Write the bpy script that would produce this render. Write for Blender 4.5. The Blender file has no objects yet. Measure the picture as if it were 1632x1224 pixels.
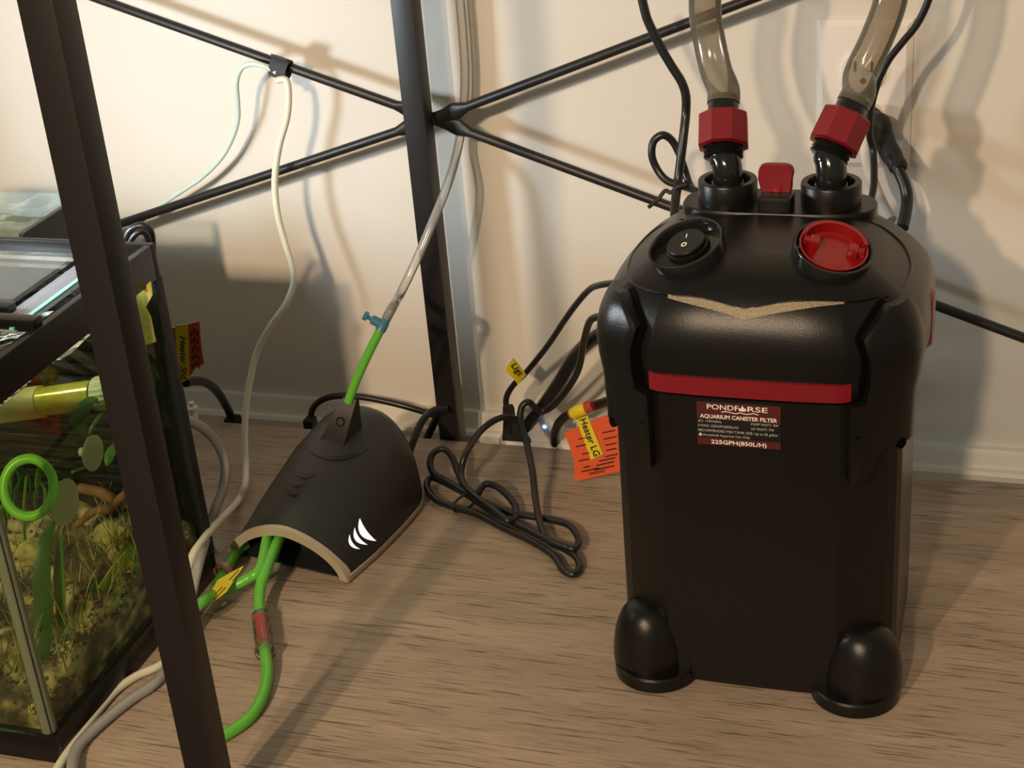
import bpy, bmesh, math, random
from mathutils import Vector, Matrix
from mathutils.bvhtree import BVHTree
random.seed(7)
sc = bpy.context.scene
COL = sc.collection
# ------------------------------------------------------------------ camera
FPX = 2500.0
YAW, PITCH, ROLL = math.radians(19.52), math.radians(26.29), math.radians(5.063)
CAM = Vector((0, 0, 0.66))
fwd = Vector((-math.sin(YAW)*math.cos(PITCH), math.cos(YAW)*math.cos(PITCH), -math.sin(PITCH)))
r0 = Vector((math.cos(YAW), math.sin(YAW), 0)); d0 = fwd.cross(r0)
RT = math.cos(ROLL)*r0 + math.sin(ROLL)*d0
DN = -math.sin(ROLL)*r0 + math.cos(ROLL)*d0
cam = bpy.data.objects.new('camera', bpy.data.cameras.new('camera'))
cam.data.sensor_width = 36; cam.data.lens = FPX/1632*36; cam.data.clip_start = 0.01
cam.matrix_world = Matrix(((RT.x, -DN.x, -fwd.x, CAM.x), (RT.y, -DN.y, -fwd.y, CAM.y), (RT.z, -DN.z, -fwd.z, CAM.z), (0, 0, 0, 1)))
COL.objects.link(cam); sc.camera = cam
# ------------------------------------------------------------------ world, lights, exposure
W = bpy.data.worlds.new('world'); sc.world = W; W.use_nodes = True
W.node_tree.nodes['Background'].inputs[0].default_value = (1.0, 0.94, 0.74, 1)
W.node_tree.nodes['Background'].inputs[1].default_value = 0.205
def lamp(name, loc, watts, col, rad):
    L = bpy.data.lights.new(name, 'POINT'); L.energy = watts; L.color = col; L.shadow_soft_size = rad
    o = bpy.data.objects.new(name, L); o.location = loc; COL.objects.link(o)
lamp('room_ceiling_lamp', (-0.45, -3.0, 2.2), 245, (1.0, 0.75, 0.50), 0.09)
lamp('room_table_lamp', (-0.60, -0.69, 1.12), 58, (1.0, 0.73, 0.47), 0.025)
CLIP_AT = Vector((-0.75, 0.765, 0.357)); CLIP_TO = (Vector((-0.45, 1.20, 0.36))-CLIP_AT).normalized()
SP = bpy.data.lights.new('added_wall_spot', 'SPOT'); SP.energy = 6.6; SP.color = (0.80, 0.92, 1.0); SP.shadow_soft_size = 0.035; SP.spot_size = math.radians(130); SP.spot_blend = 0.35  # added spot, stands in for light the tank water reflects onto the wall
spo = bpy.data.objects.new('added_wall_spot', SP); spo.location = CLIP_AT; spo.rotation_euler = CLIP_TO.to_track_quat('-Z', 'Y').to_euler(); COL.objects.link(spo)
sc.view_settings.view_transform = 'Standard'
try: sc.view_settings.look = 'None'
except Exception: pass
sc.view_settings.exposure = 0.0; sc.view_settings.gamma = 1.0; sc.view_settings.use_curve_mapping = False
YE = 1.1438      # rear edge of the shelf board
YW = 1.205       # wall face
# ------------------------------------------------------------------ helpers
def at(px, py, x=None, y=None, z=None):
    d = RT*((px-816)/FPX) + DN*((py-612)/FPX) + fwd
    if x is not None: t = (x-CAM.x)/d.x
    elif y is not None: t = (y-CAM.y)/d.y
    else: t = (z-CAM.z)/d.z
    return CAM + d*t
def raydir(px, py): return (RT*((px-816)/FPX) + DN*((py-612)/FPX) + fwd).normalized()
def tag(o, label=None, cat=None, group=None, kind=None):
    if label: o['label'] = label
    if cat: o['category'] = cat
    if group: o['group'] = group
    if kind: o['kind'] = kind
    return o
def wloc(o):
    l = Vector((0, 0, 0))
    while o is not None: l = l + o.location; o = o.parent
    return l
def thing(name, loc, label, cat, group=None):
    o = bpy.data.objects.new(name, None); o.location = loc; o.empty_display_size = 0.02
    COL.objects.link(o); return tag(o, label, cat, group)
def mk(name, V, F, mat, parent=None, smooth=True, ang=35):
    V = [Vector(v) for v in V]
    if parent is None:
        lo = Vector((sum(v.x for v in V)/len(V), sum(v.y for v in V)/len(V), min(v.z for v in V))); base = lo
    else: base = wloc(parent); lo = Vector((0, 0, 0))
    me = bpy.data.meshes.new(name); me.from_pydata([tuple(v-base) for v in V], [], F)
    bm = bmesh.new(); bm.from_mesh(me); bmesh.ops.recalc_face_normals(bm, faces=bm.faces); bm.to_mesh(me); bm.free()
    me.materials.append(mat)
    if smooth:
        me.shade_smooth(); me.set_sharp_from_angle(angle=math.radians(ang))
    o = bpy.data.objects.new(name, me); o.location = lo; o.parent = parent; COL.objects.link(o)
    return o
class G:
    """collects geometry in world space"""
    def __init__(s): s.V = []; s.F = []
    def add(s, V, F):
        n = len(s.V); s.V += [Vector(v) for v in V]; s.F += [tuple(i+n for i in f) for f in F]; return s
    def box(s, c, size, rot=None, bev=0.0):
        bm = bmesh.new(); bmesh.ops.create_cube(bm, size=1)
        for v in bm.verts: v.co = Vector((v.co.x*size[0], v.co.y*size[1], v.co.z*size[2]))
        if bev: bmesh.ops.bevel(bm, geom=bm.edges[:], offset=bev, segments=2, affect='EDGES', profile=0.6)
        bm.verts.index_update(); R = rot or Matrix.Identity(3)
        s.add([R @ v.co + Vector(c) for v in bm.verts], [[v.index for v in f.verts] for f in bm.faces]); bm.free(); return s
    def loft(s, rings, cap0=True, cap1=True, closed=True):
        n = len(rings[0]); V = [p for r in rings for p in r]; F = []
        for i in range(len(rings)-1):
            for j in range(n if closed else n-1):
                k = (j+1) % n; F.append((i*n+j, i*n+k, (i+1)*n+k, (i+1)*n+j))
        if cap0: F.append(tuple(range(n-1, -1, -1)))
        if cap1: F.append(tuple((len(rings)-1)*n+j for j in range(n)))
        return s.add(V, F)
    def rev(s, prof, c, axis=(0, 0, 1), n=32, cap0=True, cap1=True, xdir=None):
        a = Vector(axis).normalized(); u = Vector(xdir) if xdir else a.orthogonal(); u = (u-a*u.dot(a)).normalized(); w = a.cross(u); c = Vector(c)
        rings = [[c + a*h + u*(r*math.cos(2*math.pi*j/n)) + w*(r*math.sin(2*math.pi*j/n)) for j in range(n)] for r, h in prof]
        return s.loft(rings, cap0, cap1)
    def tube(s, pts, r, n=10, res=6, closed=False, raw=False, rx=1.0):
        P = list(pts) if raw else spline(pts, res, closed)
        m = len(P); T = []
        for i in range(m):
            a = P[(i-1) % m] if (closed or i > 0) else P[i]; b = P[(i+1) % m] if (closed or i < m-1) else P[i]
            T.append((b-a).normalized())
        u = T[0].orthogonal().normalized(); rings = []
        for i in range(m):
            u = (u - T[i]*u.dot(T[i])).normalized(); w = T[i].cross(u)
            rr = r[min(len(r)-1, int(i/(m-1)*(len(r)-1)+0.5))] if isinstance(r, (list, tuple)) else r
            rings.append([P[i] + u*(rr*rx*math.cos(2*math.pi*j/n)) + w*(rr*math.sin(2*math.pi*j/n)) for j in range(n)])
        if closed: rings.append(rings[0])
        return s.loft(rings, not closed, not closed)
    def plate(s, poly, off):
        off = Vector(off); n = len(poly); P = [Vector(p) for p in poly]
        return s.loft([P, [p+off for p in P]])
    def obj(s, name, mat, parent=None, smooth=True, ang=35): return mk(name, s.V, s.F, mat, parent, smooth, ang)
def spline(pts, res=6, closed=False):
    P = [Vector(p) for p in pts]; n = len(P); out = []
    for i in range(n if closed else n-1):
        p0 = P[(i-1) % n] if (closed or i > 0) else P[0]*2-P[1]
        p1 = P[i]; p2 = P[(i+1) % n]
        p3 = P[(i+2) % n] if (closed or i+2 < n) else P[-1]*2-P[-2]
        for k in range(res):
            t = k/res
            out.append(0.5*((2*p1)+(p2-p0)*t+(2*p0-5*p1+4*p2-p3)*t*t+(3*p1-p0-3*p2+p3)*t**3))
    if not closed: out.append(P[-1])
    return out
def bvh(o): 
    l = wloc(o); return BVHTree.FromPolygons([v.co+l for v in o.data.vertices], [p.vertices for p in o.data.polygons])
def text(body, origin, xd, yd, height, mat, parent, width=None, name='lettering', align='LEFT', lift=0.0003, bold=0.0):
    cu = bpy.data.curves.new('t', 'FONT'); cu.body = body; cu.size = 1; cu.offset = bold; cu.resolution_u = 3
    t = bpy.data.objects.new('t', cu); COL.objects.link(t)
    me = bpy.data.meshes.new_from_object(t.evaluated_get(bpy.context.evaluated_depsgraph_get()))
    bpy.data.objects.remove(t); V = [v.co.copy() for v in me.vertices]; F = [tuple(p.vertices) for p in me.polygons]; bpy.data.meshes.remove(me)
    if not V: return None
    x0 = min(v.x for v in V); x1 = max(v.x for v in V)
    k = height/0.7; kx = k if width is None else width/(x1-x0)
    xd = Vector(xd).normalized(); yd = Vector(yd).normalized(); n = xd.cross(yd)
    sh = {'LEFT': x0, 'CENTER': (x0+x1)/2, 'RIGHT': x1}[align]
    o = mk(name, [Vector(origin)+xd*((v.x-sh)*kx)+yd*(v.y*k)+n*lift for v in V], F, mat, parent, smooth=False)
    return o
# ------------------------------------------------------------------ materials
def mat(name, col, rough=0.5, metal=0.0, spec=0.5, emit=None, bump=0.0, bscale=200, vary=0.0, vscale=30, trans=0.0, coat=0.0):
    m = bpy.data.materials.new(name); m.use_nodes = True; nt = m.node_tree; b = nt.nodes['Principled BSDF']
    b.inputs['Base Color'].default_value = (*col, 1); b.inputs['Roughness'].default_value = rough
    b.inputs['Metallic'].default_value = metal; b.inputs['Specular IOR Level'].default_value = spec
    b.inputs['Coat Weight'].default_value = coat; b.inputs['Coat Roughness'].default_value = 0.15
    if emit: b.inputs['Emission Color'].default_value = (*emit[0], 1); b.inputs['Emission Strength'].default_value = emit[1]
    if trans: b.inputs['Subsurface Weight'].default_value = trans; b.inputs['Subsurface Radius'].default_value = (0.004, 0.006, 0.003); b.inputs['Subsurface Scale'].default_value = 1
    tc = nt.nodes.new('ShaderNodeTexCoord')
    if vary:
        n = nt.nodes.new('ShaderNodeTexNoise'); n.inputs['Scale'].default_value = vscale; n.inputs['Detail'].default_value = 4
        nt.links.new(tc.outputs['Object'], n.inputs['Vector'])
        r = nt.nodes.new('ShaderNodeMix'); r.data_type = 'RGBA'
        r.inputs[6].default_value = (*[c*(1-vary) for c in col], 1); r.inputs[7].default_value = (*[min(1, c*(1+vary)) for c in col], 1)
        nt.links.new(n.outputs['Fac'], r.inputs[0]); nt.links.new(r.outputs[2], b.inputs['Base Color'])
    if bump:
        n2 = nt.nodes.new('ShaderNodeTexNoise'); n2.inputs['Scale'].default_value = bscale; n2.inputs['Detail'].default_value = 3
        bp = nt.nodes.new('ShaderNodeBump'); bp.inputs['Strength'].default_value = bump; bp.inputs['Distance'].default_value = 0.001
        nt.links.new(tc.outputs['Object'], n2.inputs['Vector']); nt.links.new(n2.outputs['Fac'], bp.inputs['Height']); nt.links.new(bp.outputs['Normal'], b.inputs['Normal'])
    return m
def clear(name, tint, opac=0.15, rough=0.05, body=(0.8, 0.8, 0.8), gloss=1.0, bump=0.0, bscale=40):
    """thin clear material: see-through, with a share of diffuse body and fresnel gloss"""
    m = bpy.data.materials.new(name); m.use_nodes = True; nt = m.node_tree; N = nt.nodes; L = nt.links
    N.clear(); out = N.new('ShaderNodeOutputMaterial'); tr = N.new('ShaderNodeBsdfTransparent'); tr.inputs[0].default_value = (*tint, 1)
    df = N.new('ShaderNodeBsdfDiffuse'); df.inputs[0].default_value = (*body, 1)
    gl = N.new('ShaderNodeBsdfGlossy'); gl.inputs['Roughness'].default_value = rough
    lw = N.new('ShaderNodeFresnel'); lw.inputs[0].default_value = 1.45
    mu = N.new('ShaderNodeMath'); mu.operation = 'MULTIPLY'; mu.inputs[1].default_value = gloss; L.new(lw.outputs[0], mu.inputs[0])
    m1 = N.new('ShaderNodeMixShader'); m1.inputs[0].default_value = opac; L.new(tr.outputs[0], m1.inputs[1]); L.new(df.outputs[0], m1.inputs[2])
    m2 = N.new('ShaderNodeMixShader'); L.new(mu.outputs[0], m2.inputs[0]); L.new(m1.outputs[0], m2.inputs[1]); L.new(gl.outputs[0], m2.inputs[2])
    if bump:
        tc = N.new('ShaderNodeTexCoord'); n2 = N.new('ShaderNodeTexNoise'); n2.inputs['Scale'].default_value = bscale; n2.inputs['Detail'].default_value = 2
        bp = N.new('ShaderNodeBump'); bp.inputs['Strength'].default_value = bump; bp.inputs['Distance'].default_value = 0.01
        L.new(tc.outputs['Object'], n2.inputs['Vector']); L.new(n2.outputs['Fac'], bp.inputs['Height']); L.new(bp.outputs[0], gl.inputs['Normal']); L.new(bp.outputs[0], lw.inputs['Normal'])
    L.new(m2.outputs[0], out.inputs[0]); return m
def wood():
    m = bpy.data.materials.new('grey_oak_laminate'); m.use_nodes = True; nt = m.node_tree; N = nt.nodes; L = nt.links; b = N['Principled BSDF']
    tc = N.new('ShaderNodeTexCoord')
    def noise(sx, sy, scale, det, dist=0.0):
        mp = N.new('ShaderNodeMapping'); mp.inputs['Scale'].default_value = (sx, sy, 1); L.new(tc.outputs['Object'], mp.inputs[0])
        n = N.new('ShaderNodeTexNoise'); n.inputs['Scale'].default_value = scale; n.inputs['Detail'].default_value = det; n.inputs['Distortion'].default_value = dist
        L.new(mp.outputs[0], n.inputs[0]); return n.outputs['Fac']
    big = noise(1.0, 7.0, 4.0, 5, 0.6); fine = noise(1.0, 16.0, 40.0, 6); pore = noise(1.0, 26.0, 26.0, 4, 0.3)
    r1 = N.new('ShaderNodeValToRGB'); e = r1.color_ramp.elements
    e[0].position = 0.28; e[0].color = (0.26, 0.197, 0.147, 1); e[1].position = 0.74; e[1].color = (0.49, 0.385, 0.295, 1)
    mx = N.new('ShaderNodeMath'); mx.operation = 'MULTIPLY_ADD'; mx.inputs[1].default_value = 0.55
    m2 = N.new('ShaderNodeMath'); m2.operation = 'MULTIPLY'; m2.inputs[1].default_value = 0.45; L.new(fine, m2.inputs[0])
    L.new(big, mx.inputs[0]); L.new(m2.outputs[0], mx.inputs[2]); L.new(mx.outputs[0], r1.inputs[0])
    r2 = N.new('ShaderNodeValToRGB'); e = r2.color_ramp.elements; e[0].position = 0.33; e[0].color = (0.32, 0.29, 0.26, 1); e[1].position = 0.43; e[1].color = (1, 1, 1, 1)
    L.new(pore, r2.inputs[0])
    mm = N.new('ShaderNodeMix'); mm.data_type = 'RGBA'; mm.blend_type = 'MULTIPLY'; mm.inputs[0].default_value = 0.85
    L.new(r1.outputs[0], mm.inputs[6]); L.new(r2.outputs[0], mm.inputs[7]); L.new(mm.outputs[2], b.inputs['Base Color'])
    b.inputs['Roughness'].default_value = 0.55; b.inputs['Specular IOR Level'].default_value = 0.3
    bp = N.new('ShaderNodeBump'); bp.inputs['Strength'].default_value = 0.25; bp.inputs['Distance'].default_value = 0.0008
    L.new(pore, bp.inputs['Height']); L.new(bp.outputs[0], b.inputs['Normal'])
    return m
def soil():
    m = bpy.data.materials.new('aquarium_soil'); m.use_nodes = True; nt = m.node_tree; N = nt.nodes; L = nt.links; b = N['Principled BSDF']
    tc = N.new('ShaderNodeTexCoord'); v = N.new('ShaderNodeTexNoise'); v.inputs['Scale'].default_value = 55; v.inputs['Detail'].default_value = 6; L.new(tc.outputs['Object'], v.inputs[0])
    r = N.new('ShaderNodeValToRGB'); e = r.color_ramp.elements
    e[0].position = 0.40; e[0].color = (0.035, 0.022, 0.014, 1); e[1].position = 0.62; e[1].color = (0.36, 0.27, 0.14, 1)
    k = r.color_ramp.elements.new(0.50); k.color = (0.13, 0.085, 0.05, 1)
    L.new(v.outputs['Fac'], r.inputs[0]); L.new(r.outputs[0], b.inputs['Base Color']); b.inputs['Roughness'].default_value = 0.9
    return m
def print_lines(name, paper, ink):
    m = bpy.data.materials.new(name); m.use_nodes = True; nt = m.node_tree; N = nt.nodes; L = nt.links; b = N['Principled BSDF']
    b.inputs['Base Color'].default_value = (*paper, 1); b.inputs['Roughness'].default_value = 0.4
    return m
M_wall = mat('painted_wall', (0.74, 0.70, 0.64), 0.75, spec=0.2, bump=0.25, bscale=60)
M_base = mat('painted_baseboard', (0.76, 0.73, 0.65), 0.45, bump=0.1, bscale=40)
M_floor = mat('dark_floor', (0.10, 0.08, 0.06), 0.7, vary=0.2)
M_wood = wood()
M_steel = mat('black_steel', (0.012, 0.010, 0.010), 0.42, bump=0.05, bscale=900)
M_black = mat('satin_black_plastic', (0.0065, 0.0057, 0.005), 0.30, spec=0.33, bump=0.12, bscale=1500)
M_gloss = mat('gloss_black_plastic', (0.012, 0.012, 0.012), 0.12)
M_dark = mat('matt_black_plastic', (0.012, 0.012, 0.012), 0.6)
M_cord = mat('black_cord_rubber', (0.012, 0.012, 0.013), 0.33)
M_red = mat('dark_red_plastic', (0.20, 0.007, 0.014), 0.35)
M_bred = mat('gloss_red_plastic', (0.27, 0.008, 0.010), 0.2)
M_silver = mat('brushed_champagne_foil', (0.26, 0.22, 0.155), 0.42, metal=0.8, bump=0.4, bscale=1800)
M_label = mat('black_label_vinyl', (0.010, 0.010, 0.012), 0.3)
M_labred = mat('maroon_label_print', (0.085, 0.013, 0.013), 0.35)
M_ink = mat('pale_print', (0.85, 0.80, 0.74), 0.5)
M_dimk = mat('small_pale_print', (0.50, 0.47, 0.43), 0.5)
M_bink = mat('black_print', (0.015, 0.015, 0.015), 0.5)
M_beige = mat('beige_rubber_trim', (0.42, 0.35, 0.26), 0.5)
M_pump = mat('matt_black_pump_shell', (0.012, 0.0115, 0.0115), 0.40, bump=0.25, bscale=1600)
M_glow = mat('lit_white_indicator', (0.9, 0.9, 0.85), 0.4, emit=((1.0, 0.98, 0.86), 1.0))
M_green = mat('green_silicone_tube', (0.13, 0.50, 0.05), 0.3, trans=0.25)
M_blue = mat('blue_valve_plastic', (0.055, 0.20, 0.33), 0.35)
M_white = mat('white_plastic', (0.74, 0.72, 0.68), 0.35)
M_wcord = mat('cream_white_cord', (0.72, 0.71, 0.56), 0.4)
M_wcord2 = mat('mint_white_cord', (0.62, 0.72, 0.66), 0.4)
M_outlet = mat('white_outlet_plate', (0.86, 0.82, 0.79), 0.3)
M_slot = mat('outlet_slot', (0.002, 0.002, 0.002), 0.8, spec=0.05)
M_yellow = mat('yellow_label_paper', (0.75, 0.62, 0.02), 0.35)
M_orange = mat('orange_tag_paper', (0.72, 0.10, 0.025), 0.4)
M_rtag = mat('red_tag_paper', (0.55, 0.085, 0.035), 0.4)
M_velcro = mat('grey_hook_tape', (0.055, 0.055, 0.065), 0.8, bump=0.6, bscale=1500)
M_led = mat('blue_indicator', (0.1, 0.2, 0.9), 0.3, emit=((0.12, 0.30, 1.0), 6.0))
M_airline = clear('clear_airline', (0.93, 0.93, 0.91), 0.34, 0.12, (0.75, 0.75, 0.72))
M_milky = clear('milky_airline', (0.9, 0.9, 0.88), 0.5, 0.15, (0.62, 0.62, 0.60))
M_hose = clear('smoky_hose', (0.74, 0.70, 0.64), 0.33, 0.14, (0.30, 0.265, 0.21))
M_glass = clear('aquarium_glass', (0.88, 0.93, 0.80), 0.006, 0.02, (0.5, 0.6, 0.4), 0.10)
M_lid = clear('lid_glass', (0.92, 0.97, 0.95), 0.05, 0.03, (0.7, 0.75, 0.75), 0.9)
M_edge = mat('green_glass_edge', (0.25, 0.62, 0.48), 0.2)
M_strip = clear('clear_plastic_strip', (0.85, 0.88, 0.92), 0.22, 0.1, (0.55, 0.55, 0.60), 0.6)
M_water = clear('aquarium_water', (0.80, 0.86, 0.66), 0.10, 0.02, (0.30, 0.32, 0.20), 1.0, 0.5, 30)
M_silicone = clear('corner_silicone', (0.7, 0.72, 0.62), 0.60, 0.3, (0.33, 0.34, 0.28))
M_soil = soil()
M_grain = mat('pale_sand_grain', (0.42, 0.33, 0.16), 0.85, vary=0.3, vscale=300)
M_grain2 = mat('dark_soil_grain', (0.09, 0.055, 0.04), 0.9, vary=0.4, vscale=300)
M_leaf = mat('dark_green_leaf', (0.030, 0.085, 0.016), 0.4, vary=0.3, vscale=60)
M_leaf2 = mat('bright_green_leaf', (0.075, 0.20, 0.03), 0.4, vary=0.3, vscale=60)
M_grass = mat('tan_grass', (0.26, 0.24, 0.07), 0.6, vary=0.3)
M_driftwood = mat('brown_driftwood', (0.20, 0.09, 0.04), 0.7, vary=0.5, vscale=60, bump=0.8, bscale=150)
M_drift2 = mat('grey_driftwood', (0.24, 0.18, 0.09), 0.8, vary=0.4, vscale=60, bump=0.8, bscale=150)
M_rock = mat('tan_rock', (0.36, 0.28, 0.11), 0.9, vary=0.4, vscale=90, bump=1.0, bscale=200)
M_dleaf = mat('yellowed_leaf', (0.48, 0.36, 0.03), 0.6, vary=0.3, vscale=120)
M_amber = mat('amber_glass_tube', (0.55, 0.44, 0.06), 0.15, metal=0.35, spec=0.7)
M_sleeve = mat('pale_sleeve', (0.52, 0.44, 0.17), 0.6)
M_cup = mat('milky_suction_cup', (0.42, 0.44, 0.36), 0.5, trans=0.2)
M_lampshell = mat('lamp_housing', (0.6, 0.6, 0.6), 0.4)
M_lampglow = mat('lamp_diffuser', (1, 1, 1), 0.5, emit=((1.0, 1.0, 0.85), 30.0))
# ------------------------------------------------------------------ setting
tag(G().box((-0.4, YW+0.05, 0.7), (6, 0.1, 2.4)).obj('wall_back', M_wall, smooth=False), kind='structure')
tag(G().box((-0.4, 0.2, -0.27), (6, 4.0, 0.1)).obj('floor', M_floor, smooth=False), kind='structure')
zt = at(1000, 676, y=YW-0.009).z; zs = at(1000, 704, y=YW-0.013).z
prof = [(YW, -0.22), (YW-0.019, -0.22), (YW-0.019, zs-0.003), (YW-0.017, zs), (YW-0.012, zs+0.0005), (YW-0.0105, zs+0.004), (YW-0.009, zt-0.004), (YW-0.007, zt), (YW, zt)]
tag(G().loft([[(-3.4, y, z) for y, z in prof], [(2.6, y, z) for y, z in prof]]).obj('baseboard_back', M_base, ang=20), kind='structure')
# ------------------------------------------------------------------ rack
rack = thing('storage_rack', (-0.47, 0.9, -0.02), 'black steel rack with grey oak shelf board, square posts and X braces', 'shelf rack')
G().box((-0.45, (0.660+YE)/2, -0.0125), (2.3, YE-0.660, 0.025), bev=0.0012).obj('shelf_board', M_wood, rack)
PS = 0.020
G().box((-0.4585+PS/2, 0.640+PS/2, 0.31), (PS, PS, 1.12), bev=0.0012).obj('post', M_steel, rack)
G().box((-0.4787+0.0093, YE+0.0005+0.0095, 0.31), (0.0187, 0.019, 1.12), bev=0.0012).obj('post', M_steel, rack)
XC = at(690, 190, y=1.168)
def brace(p_end0, p_end1, yo):
    a = Vector((p_end0.x, XC.y+yo, p_end0.z)); b = Vector((p_end1.x, XC.y+yo, p_end1.z)); c = Vector((XC.x, XC.y+yo, XC.z))
    g = G(); rings = []; n = 12
    L0 = (c-a).length; L1 = (b-c).length
    for s in [-L0, -L0*0.5, -0.034, -0.030, -0.022, -0.012, 0, 0.012, 0.022, 0.030, 0.034, L1*0.5, L1]:
        d = (c-a).normalized() if s < 0 else (b-c).normalized() if s > 0 else (b-a).normalized()
        p = c + d*abs(s)*(-1 if s < 0 else 1) if s else c
        up = Vector((-d.z, 0, d.x)); t = abs(s)
        f = min(1, max(0, (0.034-t)/0.012))
        h = 0.0040*(1-f)+0.0072*f*(0.75 if t < 0.013 else 1); th = 0.0040*(1-f)+0.0014*f
        rings.append([p + up*(h*math.cos(2*math.pi*j/n)) + Vector((0, 1, 0))*(th*math.sin(2*math.pi*j/n)) for j in range(n)])
    g.loft(rings).obj('cross_brace', M_steel, rack, ang=60)
def ext(p, q, k): return q + (q-p)*k
u0 = at(300, 50.5, y=1.168); u1 = at(1632, 540, y=1.168); l0 = at(228, 344, y=1.168); l1 = at(1191, 0, y=1.168)
brace(XC+(u0-XC)*1.9, XC+(u1-XC)*1.15, 0.0014)
brace(XC+(l0-XC)*1.7, XC+(l1-XC)*1.6, -0.0014)
G().rev([(0.0001, 0), (0.0035, 0), (0.0045, 0.001), (0.0045, 0.004), (0.0001, 0.004)], (XC.x, XC.y-0.008, XC.z), (0, 1, 0), 14).obj('brace_bolt', M_steel, rack)
# ------------------------------------------------------------------ outlet
def outlet():
    a = at(1302.5, 29, y=YW); b = at(1458, 31, y=YW); c = at(1296, 263, y=YW)
    cx, cz = (a.x+b.x)/2, (a.z+c.z)/2; w, h = b.x-a.x, a.z-c.z
    t = thing('wall_outlet', (cx, YW, cz), 'white duplex wall outlet plate behind the canister hoses', 'outlet')
    rr = [[(cx+sx*(w/2-i), YW-y, cz+sz*(h/2-i)) for sx, sz in ((-1, -1), (1, -1), (1, 1), (-1, 1))] for i, y in ((0, 0), (0.0003, 0.002), (0.005, 0.006))]
    G().loft(rr).obj('cover_plate', M_outlet, t, ang=20)
    for k, dz in enumerate((0.0195, -0.0195)):
        z = cz+dz
        prof = []
        for j in range(28):
            an = 2*math.pi*j/28; x = 0.0172*math.cos(an); zz = max(-0.0135, min(0.0135, 0.0172*math.sin(an))); prof.append((x, zz))
        s = G().loft([[(cx+x, YW-0.0058, z+q) for x, q in prof], [(cx+x*0.97, YW-0.0085, z+q*0.97) for x, q in prof]]).obj('socket', M_outlet, t)
        for dx in (-0.0063, 0.0063): G().box((cx+dx, YW-0.0085, z+0.004), (0.002, 0.0012, 0.008)).obj('slot', M_slot, s, smooth=False)
        G().rev([(0.0001, 0), (0.0024, 0), (0.0024, 0.0008), (0.0001, 0.0008)], (cx, YW-0.0082, z-0.007), (0, -1, 0), 12).obj('ground_hole', M_slot, s)
    G().rev([(0.0001, 0), (0.003, 0), (0.0025, 0.001), (0.0001, 0.001)], (cx, YW-0.006, cz), (0, -1, 0), 12).obj('screw', M_outlet, t)
    return cx, cz
OX, OZ = outlet()
# ------------------------------------------------------------------ canister filter
CX, CYc, HA, HB = -0.1485, 0.926, 0.091, 0.084
QD = [(0, 0), (0.03, 0.0004), (0.0550, 0.0018), (0.0575, 0.0030), (0.070, 0.0100), (0.083, 0.0185), (0.088, 0.0240), (0.0905, 0.030), (0.091, 0.037), (0.091, 0.060), (0.091, HB)]
def outline():
    q = [(x, -HB+d) for x, d in QD]                     # front centre -> right middle
    fr = q[:]; br = [(x, -y) for x, y in reversed(q[:-1])]
    right = fr+br; left = [(-x, y) for x, y in reversed(right[1:-1])]
    return right+left
OUT = outline()
def ring(z, ix=0.0, iyf=0.0, iyb=0.0, rnd=0.0):
    R = []
    for x, y in OUT:
        a = HA-ix; yy = y*(HB-(iyf if y < 0 else iyb))/HB
        xx = x*a/HA
        if rnd:
            an = math.atan2(y/HB, x/HA); e = 2/3.0
            ex = a*abs(math.cos(an))**e*(1 if math.cos(an) >= 0 else -1); ey = (HB-(iyf if y < 0 else iyb))*abs(math.sin(an))**e*(1 if math.sin(an) >= 0 else -1)
            xx = xx*(1-rnd)+ex*rnd; yy = yy*(1-rnd)+ey*rnd
        bl_ = 0.0085*max(0, min(1, (z-0.226)/0.012))*max(0, min(1, (0.285-z)/0.020)) if z > 0.2 else 0
        xx += (1 if x > 0 else -1)*bl_*max(0, 1-(y/HB)**2)**0.6*(abs(x)/HA)**6
        R.append(Vector((CX+xx, CYc+yy, z)))
    return R
can = thing('canister_filter', (CX, CYc, 0), 'large black aquarium canister filter with red band and printed label', 'canister filter')
body = G().loft([ring(0.0008, 0.004, 0.004, 0.004), ring(0.0020, 0.0015, 0.0015, 0.0015), ring(0.006), ring(0.10), ring(0.218), ring(0.2185, 0.004, 0.004, 0.004), ring(0.226, 0.004, 0.004, 0.004)]).obj('body', M_black, can, ang=14)
def insets(z):
    z0, z1 = 0.245, 0.297
    if z <= z0: return (-0.003 if z > 0.236 else -0.003*max(0, (z-0.222)/0.014), 0, 0)
    s = min(1, (z-z0)/(z1-z0)); c = 1-math.sqrt(max(0, 1-s*s))
    return (-0.003+0.050*c, 0.052*c, 0.035*c)
hr = [ring(0.2195, 0.002, 0.002, 0.002)]
for z in (0.2205, 0.226, 0.230, 0.234, 0.238, 0.245): i = insets(z); hr.append(ring(z, *i))
for k in range(1, 15):
    z = 0.245+0.052*math.sin(k/15*math.pi/2); i = insets(z); hr.append(ring(z, *i, rnd=0.5*(k/15)))
hr += [ring(0.2972, 0.058, 0.060, 0.042, 0.5), ring(0.2985, 0.075, 0.072, 0.062, 0.5)]
head = G().loft(hr).obj('pump_head', M_black, can, ang=40)
BH = bvh(head)
def drop(x, y, off=0.0004):
    h = BH.ray_cast(Vector((x, y, 0.5)), Vector((0, 0, -1)))
    return h[0]+h[1]*off, h[1]
def hitpx(B, px, py, off=0.0004):
    h = B.ray_cast(CAM, raydir(px, py)); 
    return (h[0]+h[1]*off, h[1]) if h[0] is not None else (None, None)
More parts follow.
